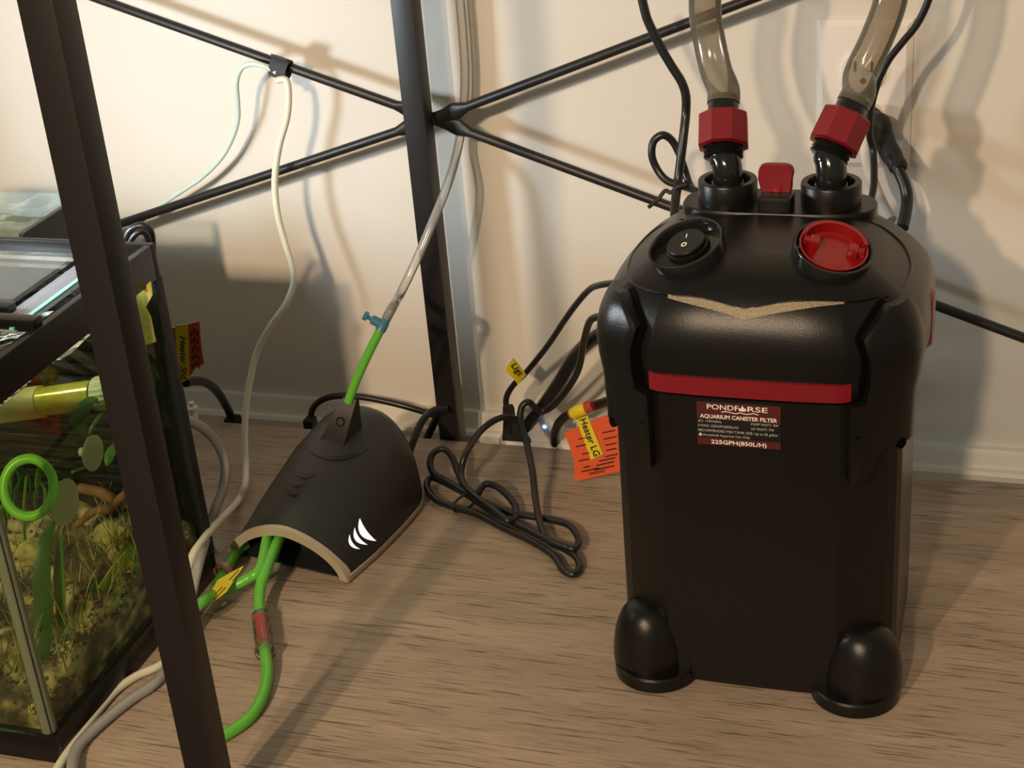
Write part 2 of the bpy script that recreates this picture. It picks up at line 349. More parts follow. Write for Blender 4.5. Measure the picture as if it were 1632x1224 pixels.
# red band
bz0, bz1 = 0.2205, 0.2318
band = []
for dx in [-0.0615+0.1230*k/24 for k in range(25)]:
    def yo(d):
        d = abs(d)
        for (x0, e0), (x1, e1) in zip(QD, QD[1:]):
            if x0 <= d <= x1: return e0+(e1-e0)*(d-x0)/(x1-x0)
    yy = CYc-HB+yo(dx); band.append([(CX+dx, yy-0.0022, bz0), (CX+dx, yy-0.0022, bz1), (CX+dx, yy+0.003, bz1+0.0008), (CX+dx, yy+0.003, bz0-0.0008)])
G().loft(band).obj('red_band', M_red, can, ang=30)
# champagne chevron between the lid face and the front bevel
up_px = [(1065, 470), (1090, 473), (1120, 477), (1150, 484), (1187, 493), (1225, 486), (1260, 482), (1300, 481), (1345, 482)]
lo_px = [(1065, 476), (1090, 483), (1120, 490), (1150, 498), (1187, 510), (1225, 502), (1260, 496), (1300, 490), (1345, 485)]
V = [hitpx(BH, *p, 0.0009)[0] for p in up_px]+[hitpx(BH, *p, 0.0009)[0] for p in lo_px]; n = len(up_px)
mk('chevron_trim', V, [(i, i+1, n+i+1, n+i) for i in range(n-1)], M_silver, can)
# raised lid face edge (crease line)
crease = [(1088, 350), (1050, 362), (1015, 395), (1000, 425), (1004, 448), (1030, 462), (1065, 469), (1120, 475.5), (1187, 491), (1260, 480), (1345, 480), (1400, 472), (1440, 455), (1452, 425), (1440, 392), (1410, 365), (1380, 352)]
G().tube([hitpx(BH, *p, 0.0)[0] for p in crease if hitpx(BH, *p)[0]], 0.0009, 6, 4).obj('lid_edge', M_black, can)
# latches
def latch(sg):
    path = [Vector((x, -HB+d)) for x, d in QD]
    S = [0]
    for a, b in zip(path, path[1:]): S.append(S[-1]+(b-a).length)
    def pos(s):
        for k in range(len(S)-1):
            if s <= S[k+1] or k == len(S)-2:
                t = (s-S[k])/(S[k+1]-S[k]); p = path[k]+(path[k+1]-path[k])*t; d = (path[k+1]-path[k]).normalized(); return p, Vector((d.y, -d.x))
    def s_of(dx):
        for k in range(len(S)-1):
            if path[k+1].x >= dx: return S[k]+(S[k+1]-S[k])*(dx-path[k].x)/max(1e-9, path[k+1].x-path[k].x)
    rows = [(0.165, 0.0605), (0.1665, 0.0595), (0.19, 0.0595), (0.2185, 0.0595), (0.2195, 0.0675), (0.232, 0.0680), (0.246, 0.0675), (0.255, 0.0655), (0.2605, 0.0650), (0.264, 0.0680), (0.268, 0.0725), (0.272, 0.0775), (0.2755, 0.083)]
    m = 16; send = S[8]; outer = []; inner = []
    for z, dx in rows:
        s0 = s_of(dx); A = []; B = []
        for j in range(m+1):
            t = j/m; s = s0+(send-s0)*t; p, nn = pos(s)
            if t > 0.42: zz = max(z, 0.187-0.0)
            elif t > 0.22: zz = max(z, 0.165+0.022*(t-0.22)/0.20)
            else: zz = z
            ix, iy, _ = insets(zz)
            e = 0.0062 if 0 < j else 0.0052
            if z in (0.165, 0.2755): e = 0.0050
            if z > 0.2: e += 0.0010
            q = p + nn*e; 
            q.x -= ix*abs(p.x)/HA; q.y += iy*abs(p.y)/HB*0.8
            A.append(Vector((CX+sg*q.x, CYc+q.y, zz))); q2 = p+nn*(-0.002); q2.x -= ix*abs(p.x)/HA; q2.y += iy*0.8; B.append(Vector((CX+sg*q2.x, CYc+q2.y, zz)))
        outer.append(A); inner.append(B)
    g = G(); nr = len(rows); V = [p for r in outer for p in r]+[p for r in inner for p in r]; N1 = nr*(m+1); F = []
    ix = lambda i, j, o=0: o+i*(m+1)+j
    for i in range(nr-1):
        for j in range(m):
            F.append((ix(i, j), ix(i, j+1), ix(i+1, j+1), ix(i+1, j)))
            F.append((ix(i, j, N1), ix(i+1, j, N1), ix(i+1, j+1, N1), ix(i, j+1, N1)))
        for j in (0, m): F.append((ix(i, j), ix(i+1, j), ix(i+1, j, N1), ix(i, j, N1)))
    for j in range(m):
        for i in (0, nr-1): F.append((ix(i, j), ix(i, j+1), ix(i, j+1, N1), ix(i, j, N1)))
    bm = bmesh.new(); vs = [bm.verts.new(v) for v in V]
    for f in F:
        if len({tuple(round(c, 7) for c in V[k]) for k in f}) >= 3:
            try: bm.faces.new([vs[k] for k in f])
            except ValueError: pass
    bmesh.ops.remove_doubles(bm, verts=bm.verts[:], dist=1e-6); bm.verts.index_update()
    V2 = [v.co.copy() for v in bm.verts]; F2 = [[v.index for v in f.verts] for f in bm.faces]; bm.free()
    o = mk('latch', V2, F2, M_black, can, ang=38)
    # dark pivot notch and pin hole
    zc = 0.186; p, nn = pos(s_of(0.086)); G().rev([(0.0001, 0), (0.0036, 0), (0.0036, 0.004), (0.0001, 0.004)], (CX+sg*(p.x+nn.x*0.0026), CYc+p.y+nn.y*0.0026, zc+0.001), (sg*nn.x, nn.y, 0), 14).obj('pivot_hole', M_slot, o)
    p, nn = pos(s_of(0.0635)); G().rev([(0.0001, 0), (0.0013, 0), (0.0013, 0.0035), (0.0001, 0.0035)], (CX+sg*(p.x+nn.x*0.003), CYc+p.y+nn.y*0.003, 0.198), (sg*nn.x, nn.y, 0), 10).obj('pin_hole', M_slot, o)
    # dark seam round the inner and top edge of the latch
    gp = [(0.218, 0.0585), (0.2205, 0.0645), (0.246, 0.0645), (0.2555, 0.0625), (0.2605, 0.0618), (0.2645, 0.0645), (0.2690, 0.0690), (0.2735, 0.0740), (0.2775, 0.0800), (0.2785, 0.0860)]
    A = []; B = []
    for z, dx in gp:
        p, nn = pos(s_of(dx)); ix, iy, _ = insets(z); q_ = p+nn*0.0011; A.append(Vector((CX+sg*(q_.x-ix*abs(p.x)/HA), CYc+q_.y+iy*abs(p.y)/HB, z)))
        p, nn = pos(s_of(min(0.0909, dx+0.006))); z2 = z-(0.004 if z > 0.262 else 0); ix, iy, _ = insets(z2); q_ = p+nn*0.0011; B.append(Vector((CX+sg*(q_.x-ix*abs(p.x)/HA), CYc+q_.y+iy*abs(p.y)/HB, z2)))
    k = len(gp); mk('latch_seam', A+B, [(i, i+1, k+i+1, k+i) for i in range(k-1)], M_slot, o)
    return o
latch(-1); latch(1)
# feet
for sx, sy in ((-1, -1), (1, -1), (-1, 1), (1, 1)):
    fx, fy = CX+sx*(0.0665 if sy < 0 else 0.056), CYc+sy*(0.0725 if sy < 0 else 0.060)
    f = G().rev([(0.0001, 0), (0.0275, 0), (0.0288, 0.0012), (0.0288, 0.0095), (0.0276, 0.0108), (0.0001, 0.0108)], (fx, fy, 0), (0, 0, 1), 40).obj('foot', M_black, can)
    dx, dy = fx+sx*0.0048, fy-sy*0.0025
    pr = [(0.0255, 0.0100)]+[(0.0255*math.cos(t)**0.66, 0.012+0.0425*math.sin(t)) for t in [k/12*math.pi/2*0.985 for k in range(13)]]
    G().rev(pr, (dx, dy, 0), (0, 0, 1), 36).obj('foot_cap', M_black, f, ang=60)
# port plate, collars, elbows, nuts
pl = []
for k in range(40):
    an = 2*math.pi*k/40; c, s = math.cos(an), math.sin(an)
    pl.append((CX+0.063*abs(c)**0.6*(1 if c >= 0 else -1), 0.970+0.024*abs(s)**0.7*(1 if s >= 0 else -1)))
G().loft([[(x, y, 0.284) for x, y in pl], [(x, y, 0.2980) for x, y in pl], [(CX+(x-CX)*0.985, 0.97+(y-0.97)*0.97, 0.2992) for x, y in pl]]).obj('port_plate', M_black, can)
hexn = 8
HOSES = []
for sg, nutp, ax in ((-1, at(1153, 212, y=0.984), Vector((-0.10, 0.62, 0.80))), (1, at(1338, 212, y=0.984), Vector((0.34, 0.60, 0.76)))):
    ax.normalize(); px = CX+sg*0.0335; base = Vector((px, 0.970, 0.2985))
    c = G().rev([(0.0172, 0), (0.0194, 0), (0.0194, 0.0145), (0.0188, 0.0155), (0.0152, 0.0155), (0.0146, 0.0145), (0.0146, 0.004)], base, (0, 0, 1), 40, False, False).obj('port_collar', M_black, can)
    G().rev([(0.0146, 0.002), (0.0140, 0.0075), (0.0125, 0.0115), (0.0105, 0.0135), (0.0001, 0.014)], base, (0, 0, 1), 30, False, True).obj('swivel_ball', M_gloss, c)
    e0 = base+Vector((0, 0, 0.010)); e1 = base+Vector((0, 0, 0.021)); nb = nutp-ax*0.016
    path = [e0, e1, e1.lerp(nb, 0.5)+Vector((0, 0, 0.002)), nb, nutp]
    el = G().tube(path, 0.0098, 20, 6).obj('elbow', M_gloss, can, ang=60)
    for k in range(3): G().rev([(0.0118, -0.0008), (0.0130, 0), (0.0118, 0.0008)], nutp-ax*(0.0165-k*0.0026), ax, 28, True, True).obj('thread', M_gloss, el)
    prof8 = lambda r, h: [nutp+ax*h+U*(r*(1.0+0.05*(k % 2))*math.cos(2*math.pi*k/16))+Wd*(r*(1.0+0.05*(k % 2))*math.sin(2*math.pi*k/16)) for k in range(16)]
    U = ax.orthogonal().normalized(); Wd = ax.cross(U)
    prof8 = lambda r, h: [nutp+ax*h+U*(r*math.cos(2*math.pi*(k+0.5)/8))+Wd*(r*math.sin(2*math.pi*(k+0.5)/8)) for k in range(8)]
    G().loft([prof8(0.0138, -0.0105), prof8(0.0172, -0.0095), prof8(0.0168, 0.0115), prof8(0.0150, 0.0128), prof8(0.0108, 0.0128), prof8(0.0108, 0.010)], False, False).obj('union_nut', M_red, can, ang=20)
    G().rev([(0.0102, 0.008), (0.0102, 0.0235), (0.0098, 0.0245), (0.0001, 0.0245)], nutp, ax, 28).obj('hose_barb', M_gloss, can)
    HOSES.append((nutp, ax))
# lock lever on its block
lb = at(1226, 312, y=0.952); G().box((CX+0.0005, 0.955, 0.3035), (0.0225, 0.017, 0.013), bev=0.003).obj('lever_block', M_black, can)
lv = []
for k in range(24):
    an = 2*math.pi*k/24; c, s = math.cos(an), math.sin(an)
    lv.append((CX-0.0003+0.0115*abs(c)**0.45*(1 if c >= 0 else -1)*(1.0 if s > 0 else 0.9), 0.3175+0.0105*abs(s)**0.5*(1 if s >= 0 else -1)))
lev = G().loft([[(CX+(x-CX)*0.94, 0.9585, 0.3175+(z-0.3175)*0.94) for x, z in lv], [(x, 0.9595, z) for x, z in lv], [(x, 0.9635, z) for x, z in lv]]).obj('lock_lever', M_red, can)
G().box((CX, 0.9583, 0.3115), (0.007, 0.0012, 0.0045), bev=0.0005).obj('lever_tab', M_bred, lev)
# switch and primer button
def frame_n(nrm):
    n = Vector(nrm).normalized(); x = Vector((1, 0, 0)); x = (x-n*x.dot(n)).normalized(); return x, n.cross(x), n
for sg, pxl in ((-1, (1097, 400)), (1, (1325, 406))):
    c, nn = hitpx(BH, *pxl, 0)
    X, Y, N = frame_n((sg*0.24, -0.30, 0.92)); c = c + N*0.001
    bz = G().rev([(0.0236, -0.006), (0.0243, 0.0045), (0.0238, 0.0058), (0.0226, 0.0058), (0.0218, 0.0045), (0.0208, -0.001), (0.0001, -0.0008)], c, N, 48, True, True, xdir=X).obj('switch_bezel' if sg < 0 else 'primer_bezel', M_gloss, can, ang=50)
    if sg < 0:
        rk = G().rev([(0.0140, -0.001), (0.0135, 0.0020), (0.0125, 0.0024), (0.0125, 0.0050), (0.0118, 0.0056), (0.0001, 0.0056)], c+Y*0.0015, N, 36, False, True, xdir=X).obj('rocker_switch', M_black, can, ang=40)
        o = c+Y*0.0015+N*0.0059
        G().box(o+Y*0.0050, (0.0007, 0.0035, 0.0004), Matrix((X, Y, N)).transposed()).obj('on_mark', M_ink, rk, smooth=False)
        G().rev([(0.0011, 0), (0.0019, 0), (0.0019, 0.0003), (0.0011, 0.0003), (0.0011, 0)], o-Y*0.0035, N, 20, False, False).obj('off_mark', M_ink, rk)
    else:
        dish = G().rev([(0.0001, 0.0006), (0.0150, 0.0006), (0.0185, 0.0016), (0.0205, 0.0040), (0.0208, 0.0058), (0.0198, 0.0058), (0.0190, 0.0046)], c+N*0.0002, N, 40, True, False, xdir=X).obj('primer_button', M_bred, can, ang=50)
        wall = [[c+X*(r*math.cos(a))+Y*(r*math.sin(a))+N*h for r, h in ((0.0175, 0.001), (0.0206, 0.001), (0.0206, 0.0085), (0.0180, 0.0085))] for a in [math.radians(15+150*k/16) for k in range(17)]]
        G().loft(wall).obj('button_rim', M_bred, dish)
        for q in (-1, 1):
            RM = Matrix((X, Y, N)).transposed()
            G().box(c+X*(q*0.0118)+Y*0.002+N*0.0038, (0.0062, 0.0075, 0.0065), RM, 0.0012).obj('hinge_block', M_bred, dish)
            G().rev([(0.0001, 0), (0.0022, 0), (0.0022, 0.0035), (0.0001, 0.0035)], c+X*(q*0.0148)+Y*0.002+N*0.0050, X*q, 12).obj('hinge_pin', M_bred, dish)
# side disc
sd = at(1487, 512, x=CX+HA+0.004)
G().rev([(0.0001, 0.004), (0.017, 0.004), (0.020, 0.001), (0.0205, -0.004)], (CX+HA+0.0078, 0.930, 0.2400), (1, 0, 0), 36, True, False).obj('side_cap', M_red, can)
# printed label
lz1, lz0, lx0, lx1 = 0.2160, 0.1862, -0.1800, -0.1280
yl = CYc-HB-0.0006
lab = G().box(((lx0+lx1)/2, yl+0.0004, (lz0+lz1)/2), (lx1-lx0, 0.0010, lz1-lz0), bev=0.0004).obj('label', M_label, can)
lw = lx1-lx0; lh = lz1-lz0
yf = yl-0.00035
G().box(((lx0+lx1)/2, yf, lz1-lh*0.20), (lw*0.99, 0.0003, lh*0.385)).obj('label_header', M_labred, lab, smooth=False)
G().box(((lx0+lx1)/2, yf, lz0+lh*0.085), (lw*0.99, 0.0003, lh*0.165)).obj('label_footer', M_labred, lab, smooth=False)
Xd, Zd = Vector((1, 0, 0)), Vector((0, 0, 1))
def lt(s, fx, fz, h, w, m=M_ink, al='LEFT', bold=0.0): text(s, (lx0+lw*fx, yf-0.0002, lz0+lh*fz), Xd, Zd, lh*h, m, lab, lw*w, align=al, bold=bold)
lt('PONDF', 0.13, 0.845, 0.115, 0.375, bold=0.01); lt('RSE', 0.61, 0.845, 0.115, 0.235, bold=0.01)
cr = [(-1, 0), (-0.75, 0.55), (-0.45, 0.25), (0, 1), (0.45, 0.25), (0.75, 0.55), (1, 0), (0.5, -0.15), (-0.5, -0.15)]
cc = Vector((lx0+lw*0.550, yf-0.0002, lz0+lh*0.855))
G().plate([cc+Vector((x*lw*0.048, 0, z*lh*0.12)) for x, z in cr], (0, -0.0001, 0)).obj('lotus_logo', M_ink, lab, smooth=False)
wv = [(0.30, 0.785), (0.36, 0.805), (0.42, 0.785), (0.48, 0.775), (0.52, 0.80), (0.55, 0.785), (0.61, 0.775), (0.68, 0.80), (0.735, 0.775)]
G().tube([(lx0+lw*a, yf-0.0002, lz0+lh*b) for a, b in wv], 0.00028, 6, 5).obj('wave_logo', M_ink, lab)
lt('AQUARIUM CANISTER FILTER', 0.5, 0.635, 0.088, 0.91, al='CENTER', bold=0.02)
lt('AC: 110V/60Hz', 0.02, 0.535, 0.058, 0.28, M_dimk); lt('F.MAX: 225GPH(850L/H)', 0.02, 0.425, 0.058, 0.48, M_dimk)
lt('RECOMMENDED FISH TANK SIZE: Up to 55 gallon', 0.02, 0.315, 0.058, 0.94, M_dimk); lt('Household Aquarium Use Only', 0.075, 0.215, 0.058, 0.56, M_dimk)
lt('PUMP WATT: 9W', 0.65, 0.535, 0.058, 0.32, M_dimk); lt('UV WATT: 7W', 0.65, 0.425, 0.058, 0.27, M_dimk)
G().plate([(lx0+lw*a, yf-0.0002, lz0+lh*b) for a, b in ((0.02, 0.21), (0.065, 0.21), (0.0425, 0.285))], (0, -0.0001, 0)).obj('warning_mark', M_ink, lab, smooth=False)
lt('225GPH(850L/H)', 0.5, 0.045, 0.088, 0.66, al='CENTER', bold=0.02)
# hoses
for (nutp, ax), pts, lbl, in zip(HOSES, ([(1141, 112, 1.015), (1130, 62, 1.022), (1124, 22, 1.022), (1125, -20, 1.02), (1133, -70, 1.02)],
        [(1371, 118, 1.015), (1397, 62, 1.022), (1416, 12, 1.025), (1424, -30, 1.025), (1428, -80, 1.025)]),
        ('smoky clear hose rising from the left nut of the canister', 'smoky clear hose slanting right in front of the wall outlet')):
    p0 = nutp+ax*0.0205
    g = G().tube([p0, nutp+ax*0.030]+[at(a, b, y=c) for a, b, c in pts], 0.0108, 24, 8)
    tag(g.obj('hose', M_hose, ang=80), lbl, 'hose', 'canister hoses')
# ------------------------------------------------------------------ air pump (shark shape)
PO = Vector((-0.524, 0.922, 0)); TH = math.radians(10); PA = Vector((math.sin(TH), math.cos(TH), 0)); PB = Vector((math.cos(TH), -math.sin(TH), 0)); PL = 0.158
def itp(s, T):
    k = min(3, int(s*4)); f = s*4-k; f = f*f*(3-2*f) if False else f; return T[k]+(T[k+1]-T[k])*f
def psec(s, off=0.0, nn=40):
    w = itp(s, (.056, .058, .057, .054, .048)); h = itp(s, (.036, .057, .074, .085, .083)); n = itp(s, (1.7, 2.0, 2.2, 2.2, 2.2)); e = 1.0
    if s > 0.65: e = math.sqrt(max(0, 1-((s-0.65)/0.35)**2))
    R = []
    for k in range(nn+1):
        t = math.pi*k/nn; c, si = math.cos(t), math.sin(t)
        v = (w*e-off)*(1 if c >= 0 else -1)*abs(c)**(2/n); z = (h*(.3+.7*e)-off)*abs(si)**(2/n)
        R.append(PO+PA*(s*PL)+PB*v+Vector((0, 0, 0.003+max(0, z))))
    return R
pump = thing('air_pump', PO+PA*0.07, 'black shark-shaped air pump with beige trim on the shelf', 'air pump')
ss = [0, 0.04, 0.09, 0.15, 0.22, 0.29, 0.36, 0.43, 0.5, 0.57, 0.64, 0.7, 0.76, 0.81, 0.86, 0.90, 0.935, 0.96, 0.98, 0.993, 1.0]
shell = G().loft([psec(s) for s in ss], False, False, closed=False).obj('shell', M_pump, pump, ang=70)
BP = bvh(shell)
# mouth trim: arch band plus the strip along the base
o_, i_ = psec(0), psec(0, 0.0075)
arch = []
for a, b in zip(o_, i_):
    out_ = (a-b).normalized() if (a-b).length > 1e-6 else PB
    arch.append([a+out_*0.0006-PA*0.0035, a+out_*0.0006+PA*0.0035, b+PA*0.0035, b-PA*0.0025])
trim = G().loft(arch).obj('mouth_trim', M_beige, pump, ang=40)
def foot(s, off): 
    r = psec(s); a, b = r[0], r[-1]; m = (a+b)/2
    return a+(a-m).normalized()*off if (a-m).length > 1e-6 else a, b+(b-m).normalized()*off if (b-m).length > 1e-6 else b
rp = [foot(s, 0.0005)[0] for s in ss]; lp = [foot(s, 0.0005)[1] for s in ss]
loop = rp[:-1]+[PO+PA*(PL+0.0005)]+lp[:-1][::-1]
cen = PO+PA*0.07
lowr = [[Vector((p.x, p.y, 0.0005)) + (cen-Vector((p.x, p.y, 0))).normalized()*0.002 for p in loop], [Vector((p.x, p.y, 0.0030)) for p in loop], [Vector((p.x, p.y, 0.0068)) for p in loop], [Vector((p.x, p.y, 0.0072)) + (cen-Vector((p.x, p.y, 0))).normalized()*0.003 for p in loop]]
G().loft(lowr, False, False, closed=False).obj('base_trim', M_beige, pump, ang=40)
bl = [Vector((p.x, p.y, 0.002)) + (cen-Vector((p.x, p.y, 0))).normalized()*0.0025 for p in loop]
G().loft([bl, [p+Vector((0, 0, 0.0012)) for p in bl]]).obj('base_plate', M_dark, pump)
ms = psec(0.16, 0.006); G().loft([ms, [p+PA*0.003 for p in ms]]).obj('mouth_panel', M_dark, pump)
NZ = []
for v, z in ((-0.0215, 0.025), (-0.0105, 0.024)):
    c = PO+PA*0.024+PB*v+Vector((0, 0, z)); NZ.append(c)
    G().rev([(0.0001, 0), (0.004, 0), (0.004, 0.008), (0.003, 0.012), (0.0001, 0.012)], c, -PA, 16).obj('air_nozzle', M_dark, pump)
for f in (0.1, 0.9):
    for k in (-1, 1): G().rev([(0.0001, 0), (0.006, 0), (0.0055, 0.0022), (0.0001, 0.0022)], PO+PA*(0.02 if f < .5 else 0.125)+PB*(k*0.035 if f < .5 else k*0.028), (0, 0, 1), 14).obj('rubber_foot', M_dark, pump)
# fin
fp = {k: at(*v[:2], y=v[2]) for k, v in dict(tl=(547, 634, 1.020), tr=(568, 636, 1.026), bl=(505, 701, 0.985), br=(546, 712, 0.985), rr=(575, 682, 1.045)).items()}
def hit(px, py, off=0.0): return hitpx(BP, px, py, off)[0]
b0 = hit(507, 702, -0.001); b1 = hit(546, 713, -0.001); b2 = hit(577, 683, -0.001)
topc = Vector((b1.x+b0.x, b1.y+b0.y, 0))/2
t0 = at(546, 634, y=b1.y+0.018); t1 = at(568, 637, y=b1.y+0.020); 
b3 = b0+(b2-b1); t2 = t1+(b2-b1)*0.12; t3 = t0+(b2-b1)*0.12
fr = []
for k in range(7):
    f = k/6; cv = 0.16*math.sin(f*math.pi)
    L_, R_, RB, LB = b0.lerp(t0, f), b1.lerp(t1, f), b2.lerp(t2, min(1, f+cv*0.6)), b3.lerp(t3, min(1, f+cv*0.6))
    fr.append([L_, R_, RB, LB])
fin = G().loft(fr).obj('fin', M_pump, pump, ang=25)
nf = (b1-b0).cross(t0-b0).normalized(); nf = nf if nf.y < 0 else -nf
bc = b0*0.22+b1*0.28+t0*0.27+t1*0.23
G().rev([(0.0030, 0), (0.0040, 0), (0.0040, 0.0005), (0.0030, 0.0007)], bc, nf, 24, False, False).obj('fin_button', M_gloss, fin)
# raised gill lines and the lit marks, laid on the shell
def crescent(name, px0, px1, sag, wid, m, off=0.0005, steps=10, thick=0.0):
    a, b = Vector(px0), Vector(px1); d = b-a; nrm = Vector((-d.y, d.x)).normalized(); U, Lw = [], []
    for k in range(steps+1):
        t = k/steps; base = a+d*t; bow = 4*t*(1-t)
        p = base+nrm*(sag*bow); q = base+nrm*((sag+wid)*bow+0.2)
        U.append(hit(p.x, p.y, off)); Lw.append(hit(q.x, q.y, off))
    if any(x is None for x in U+Lw): return
    n = len(U); mk(name, U+Lw, [(i, i+1, n+i+1, n+i) for i in range(n-1)], m, pump)
crescent('gill_ridge', (465, 748), (506, 752), 9, 3.5, M_gloss, 0.0009)
crescent('gill_ridge', (459, 763), (490, 767), 8, 3.5, M_gloss, 0.0009)
crescent('gill_ridge', (455, 780), (480, 782), 8, 3.0, M_gloss, 0.0009)
crescent('gill_ridge', (491, 719), (592, 709), 14, 6, M_gloss, 0.0009)
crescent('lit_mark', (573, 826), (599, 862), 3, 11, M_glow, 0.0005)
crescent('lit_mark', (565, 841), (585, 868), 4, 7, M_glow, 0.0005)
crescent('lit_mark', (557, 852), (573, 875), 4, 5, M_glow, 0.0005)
# ------------------------------------------------------------------ air lines at the pump
fin_top = (t0+t1)/2
vb = at(604, 530, y=fin_top.y+0.016); vt = at(620, 500, y=fin_top.y+0.024)
tag(G().tube([fin_top-(at(566, 610, y=fin_top.y+0.004)-fin_top)*0.25, at(566, 610, y=fin_top.y+0.004), at(585, 568, y=fin_top.y+0.010), vb, vb+(vt-vb)*0.2], 0.0036, 14, 6).obj('airline_tube', M_green, ang=80), 'short green air tube from the shark pump fin up to the blue valve', 'tube', 'air tubes')
val = thing('air_valve', vb, 'small blue air control valve between green and clear tube', 'valve')
ax = (vt-vb).normalized(); Lv = (vt-vb).length
G().rev([(0.0036, 0.10*Lv), (0.0043, 0.12*Lv), (0.0043, 0.50*Lv), (0.0037, 0.56*Lv), (0.0037, 1.0*Lv), (0.0030, 1.05*Lv)], vb, ax, 20).obj('valve_body', M_blue, val)
vm = vb+ax*(0.40*Lv); ve = at(580, 502, y=vm.y-0.002); sx = (ve-vm).normalized(); Ls = (ve-vm).length
st = G().rev([(0.0038, 0), (0.0038, 0.55*Ls), (0.0032, 0.6*Ls), (0.0018, 0.62*Ls), (0.0018, 0.85*Ls)], vm, sx, 20).obj('valve_stem', M_blue, val)
G().rev([(0.0001, 0), (0.0034, 0), (0.0037, 0.001), (0.0037, 0.0028), (0.0032, 0.0036), (0.0001, 0.0036)], vm+sx*(0.80*Ls), sx, 10).obj('valve_knob', M_blue, st, ang=20)
tag(G().tube([vt-ax*0.004, vt+ax*0.006, at(637, 470, y=1.09), at(662, 418, y=1.11), at(692, 348, y=1.128), at(714, 292, y=1.145), at(730, 235, y=1.176), at(738, 182, y=1.183), at(741, 120, y=1.184), at(738, 60, y=1.184), at(733, 0, y=1.184), at(728, -60, y=1.184)], 0.0038, 14, 6).obj('airline_tube', M_airline, ang=80), 'long clear air tube running down past the rear post to the blue valve', 'tube', 'air tubes')
# tubes out of the mouth
def zpt(px, py, z): return at(px, py, z=z)
n0, n1 = NZ
ta = [n0-PA*0.005, n0-PA*0.016, zpt(415, 905, 0.022), zpt(395, 922, 0.017), zpt(372, 934, 0.013), zpt(350, 942, 0.010), at(325, 958, x=-0.550), at(300, 978, x=-0.556)]
tag(G().tube(ta, 0.0042, 14, 6).obj('airline_tube', M_green, ang=80), 'green air tube with yellow flag leaving the left of the pump mouth', 'tube', 'air tubes')
cv0 = zpt(415, 980, 0.009); cv1 = zpt(423, 1040, 0.008)
tb = [n1-PA*0.005, n1-PA*0.016, zpt(424, 908, 0.022), zpt(416, 930, 0.017), zpt(413, 958, 0.012), cv0, cv0.lerp(cv1, 0.25)]
tag(G().tube(tb, 0.0042, 14, 6).obj('airline_tube', M_green, ang=80), 'green air tube from the pump mouth down to the check valve', 'tube', 'air tubes')
cva = (cv1-cv0).normalized(); cl = (cv1-cv0).length
cvt = thing('check_valve', (cv0+cv1)/2-Vector((0, 0, 0.008)), 'clear check valve with a red core on the shelf', 'check valve')
G().rev([(0.0048, 0.0), (0.0066, 0.001), (0.0069, 0.003), (0.0066, 0.005), (0.0066, cl-0.004), (0.0078, cl-0.003), (0.0078, cl-0.0005), (0.0050, cl)], cv0, cva, 24).obj('housing', clear('valve_clear', (0.95, 0.95, 0.93), 0.06, 0.03, (0.8, 0.8, 0.8), 1.3), cvt)
G().rev([(0.0001, 0.004), (0.0055, 0.004), (0.0047, 0.009), (0.0047, cl*0.70), (0.0052, cl*0.78), (0.0001, cl*0.78)], cv0, cva, 20).obj('red_core', mat('red_valve_core', (0.75, 0.06, 0.03), 0.35), cvt)
tc_ = [cv1-cva*0.006, cv1+cva*0.006, zpt(426, 1075, 0.006), zpt(419, 1108, 0.0048), zpt(404, 1136, 0.0045), zpt(384, 1155, 0.0045), zpt(355, 1173, 0.0045), zpt(335, 1181, 0.0045), zpt(318, 1187, 0.0045)]
tag(G().tube(tc_, 0.0042, 14, 6).obj('airline_tube', M_green, ang=80), 'green air tube curving from the check valve behind the front post', 'tube', 'air tubes')
td = [zpt(392, 868, 0.006), zpt(378, 878, 0.006), zpt(370, 890, 0.007), zpt(362, 903, 0.008), zpt(352, 920, 0.008), zpt(343, 938, 0.008)]
tag(G().tube(td, 0.0042, 14, 6).obj('airline_tube', M_green, ang=80), 'short green air tube peeking out left of the pump trim', 'tube', 'air tubes')
rg = zpt(355, 910, 0.010); G_ = G().rev([(0.0048, -0.002), (0.0070, -0.001), (0.0070, 0.002), (0.0048, 0.003), (0.0048, -0.002)], rg, (zpt(362, 903, 0.008)-zpt(352, 920, 0.008)), 22, False, False)
tag(G_.obj('tube_coupler', mat('pinkish_clear_ring', (0.55, 0.25, 0.20), 0.2)), 'pinkish ring coupler on the tube left of the pump', 'coupler')
cupw = [at(332, 862, y=0.935), at(340, 868, y=0.935), at(350, 885, y=0.933), at(355, 904, y=0.930), at(343, 906, y=0.930), at(338, 885, y=0.933)]
tag(G().plate(cupw, (0.004, 0.006, 0)).obj('suction_cup', M_white), 'white suction cup rim lying behind the tank corner', 'suction cup')
# yellow flag on the tube
fl = [(326, 967), (338, 940), (347, 925), (362, 916), (389, 902), (373, 926), (361, 944), (345, 956)]
pf = [zpt(x, y, 0.020) for x, y in fl]
flag = tag(G().plate(pf, (0, 0, 0.0004)).obj('cable_flag', M_yellow, smooth=False), 'bent yellow paper flag wrapped on the green tube by the pump mouth', 'label')
fxd = (pf[4]-pf[0]).normalized(); fyd = Vector((0, 0, 1)).cross(fxd)
for k, (a, w) in enumerate(((0.16, 0.30), (0.62, 0.26))):
    for r in (-0.002, 0.0010): G().box(pf[0].lerp(pf[4], a+w/2)+fyd*(r-0.0005)+Vector((0, 0, 0.0006)), ((pf[4]-pf[0]).length*w, 0.0007, 0.0002), Matrix((fxd, fyd, Vector((0, 0, 1)))).transposed()).obj('print_line', M_bink, flag, smooth=False)
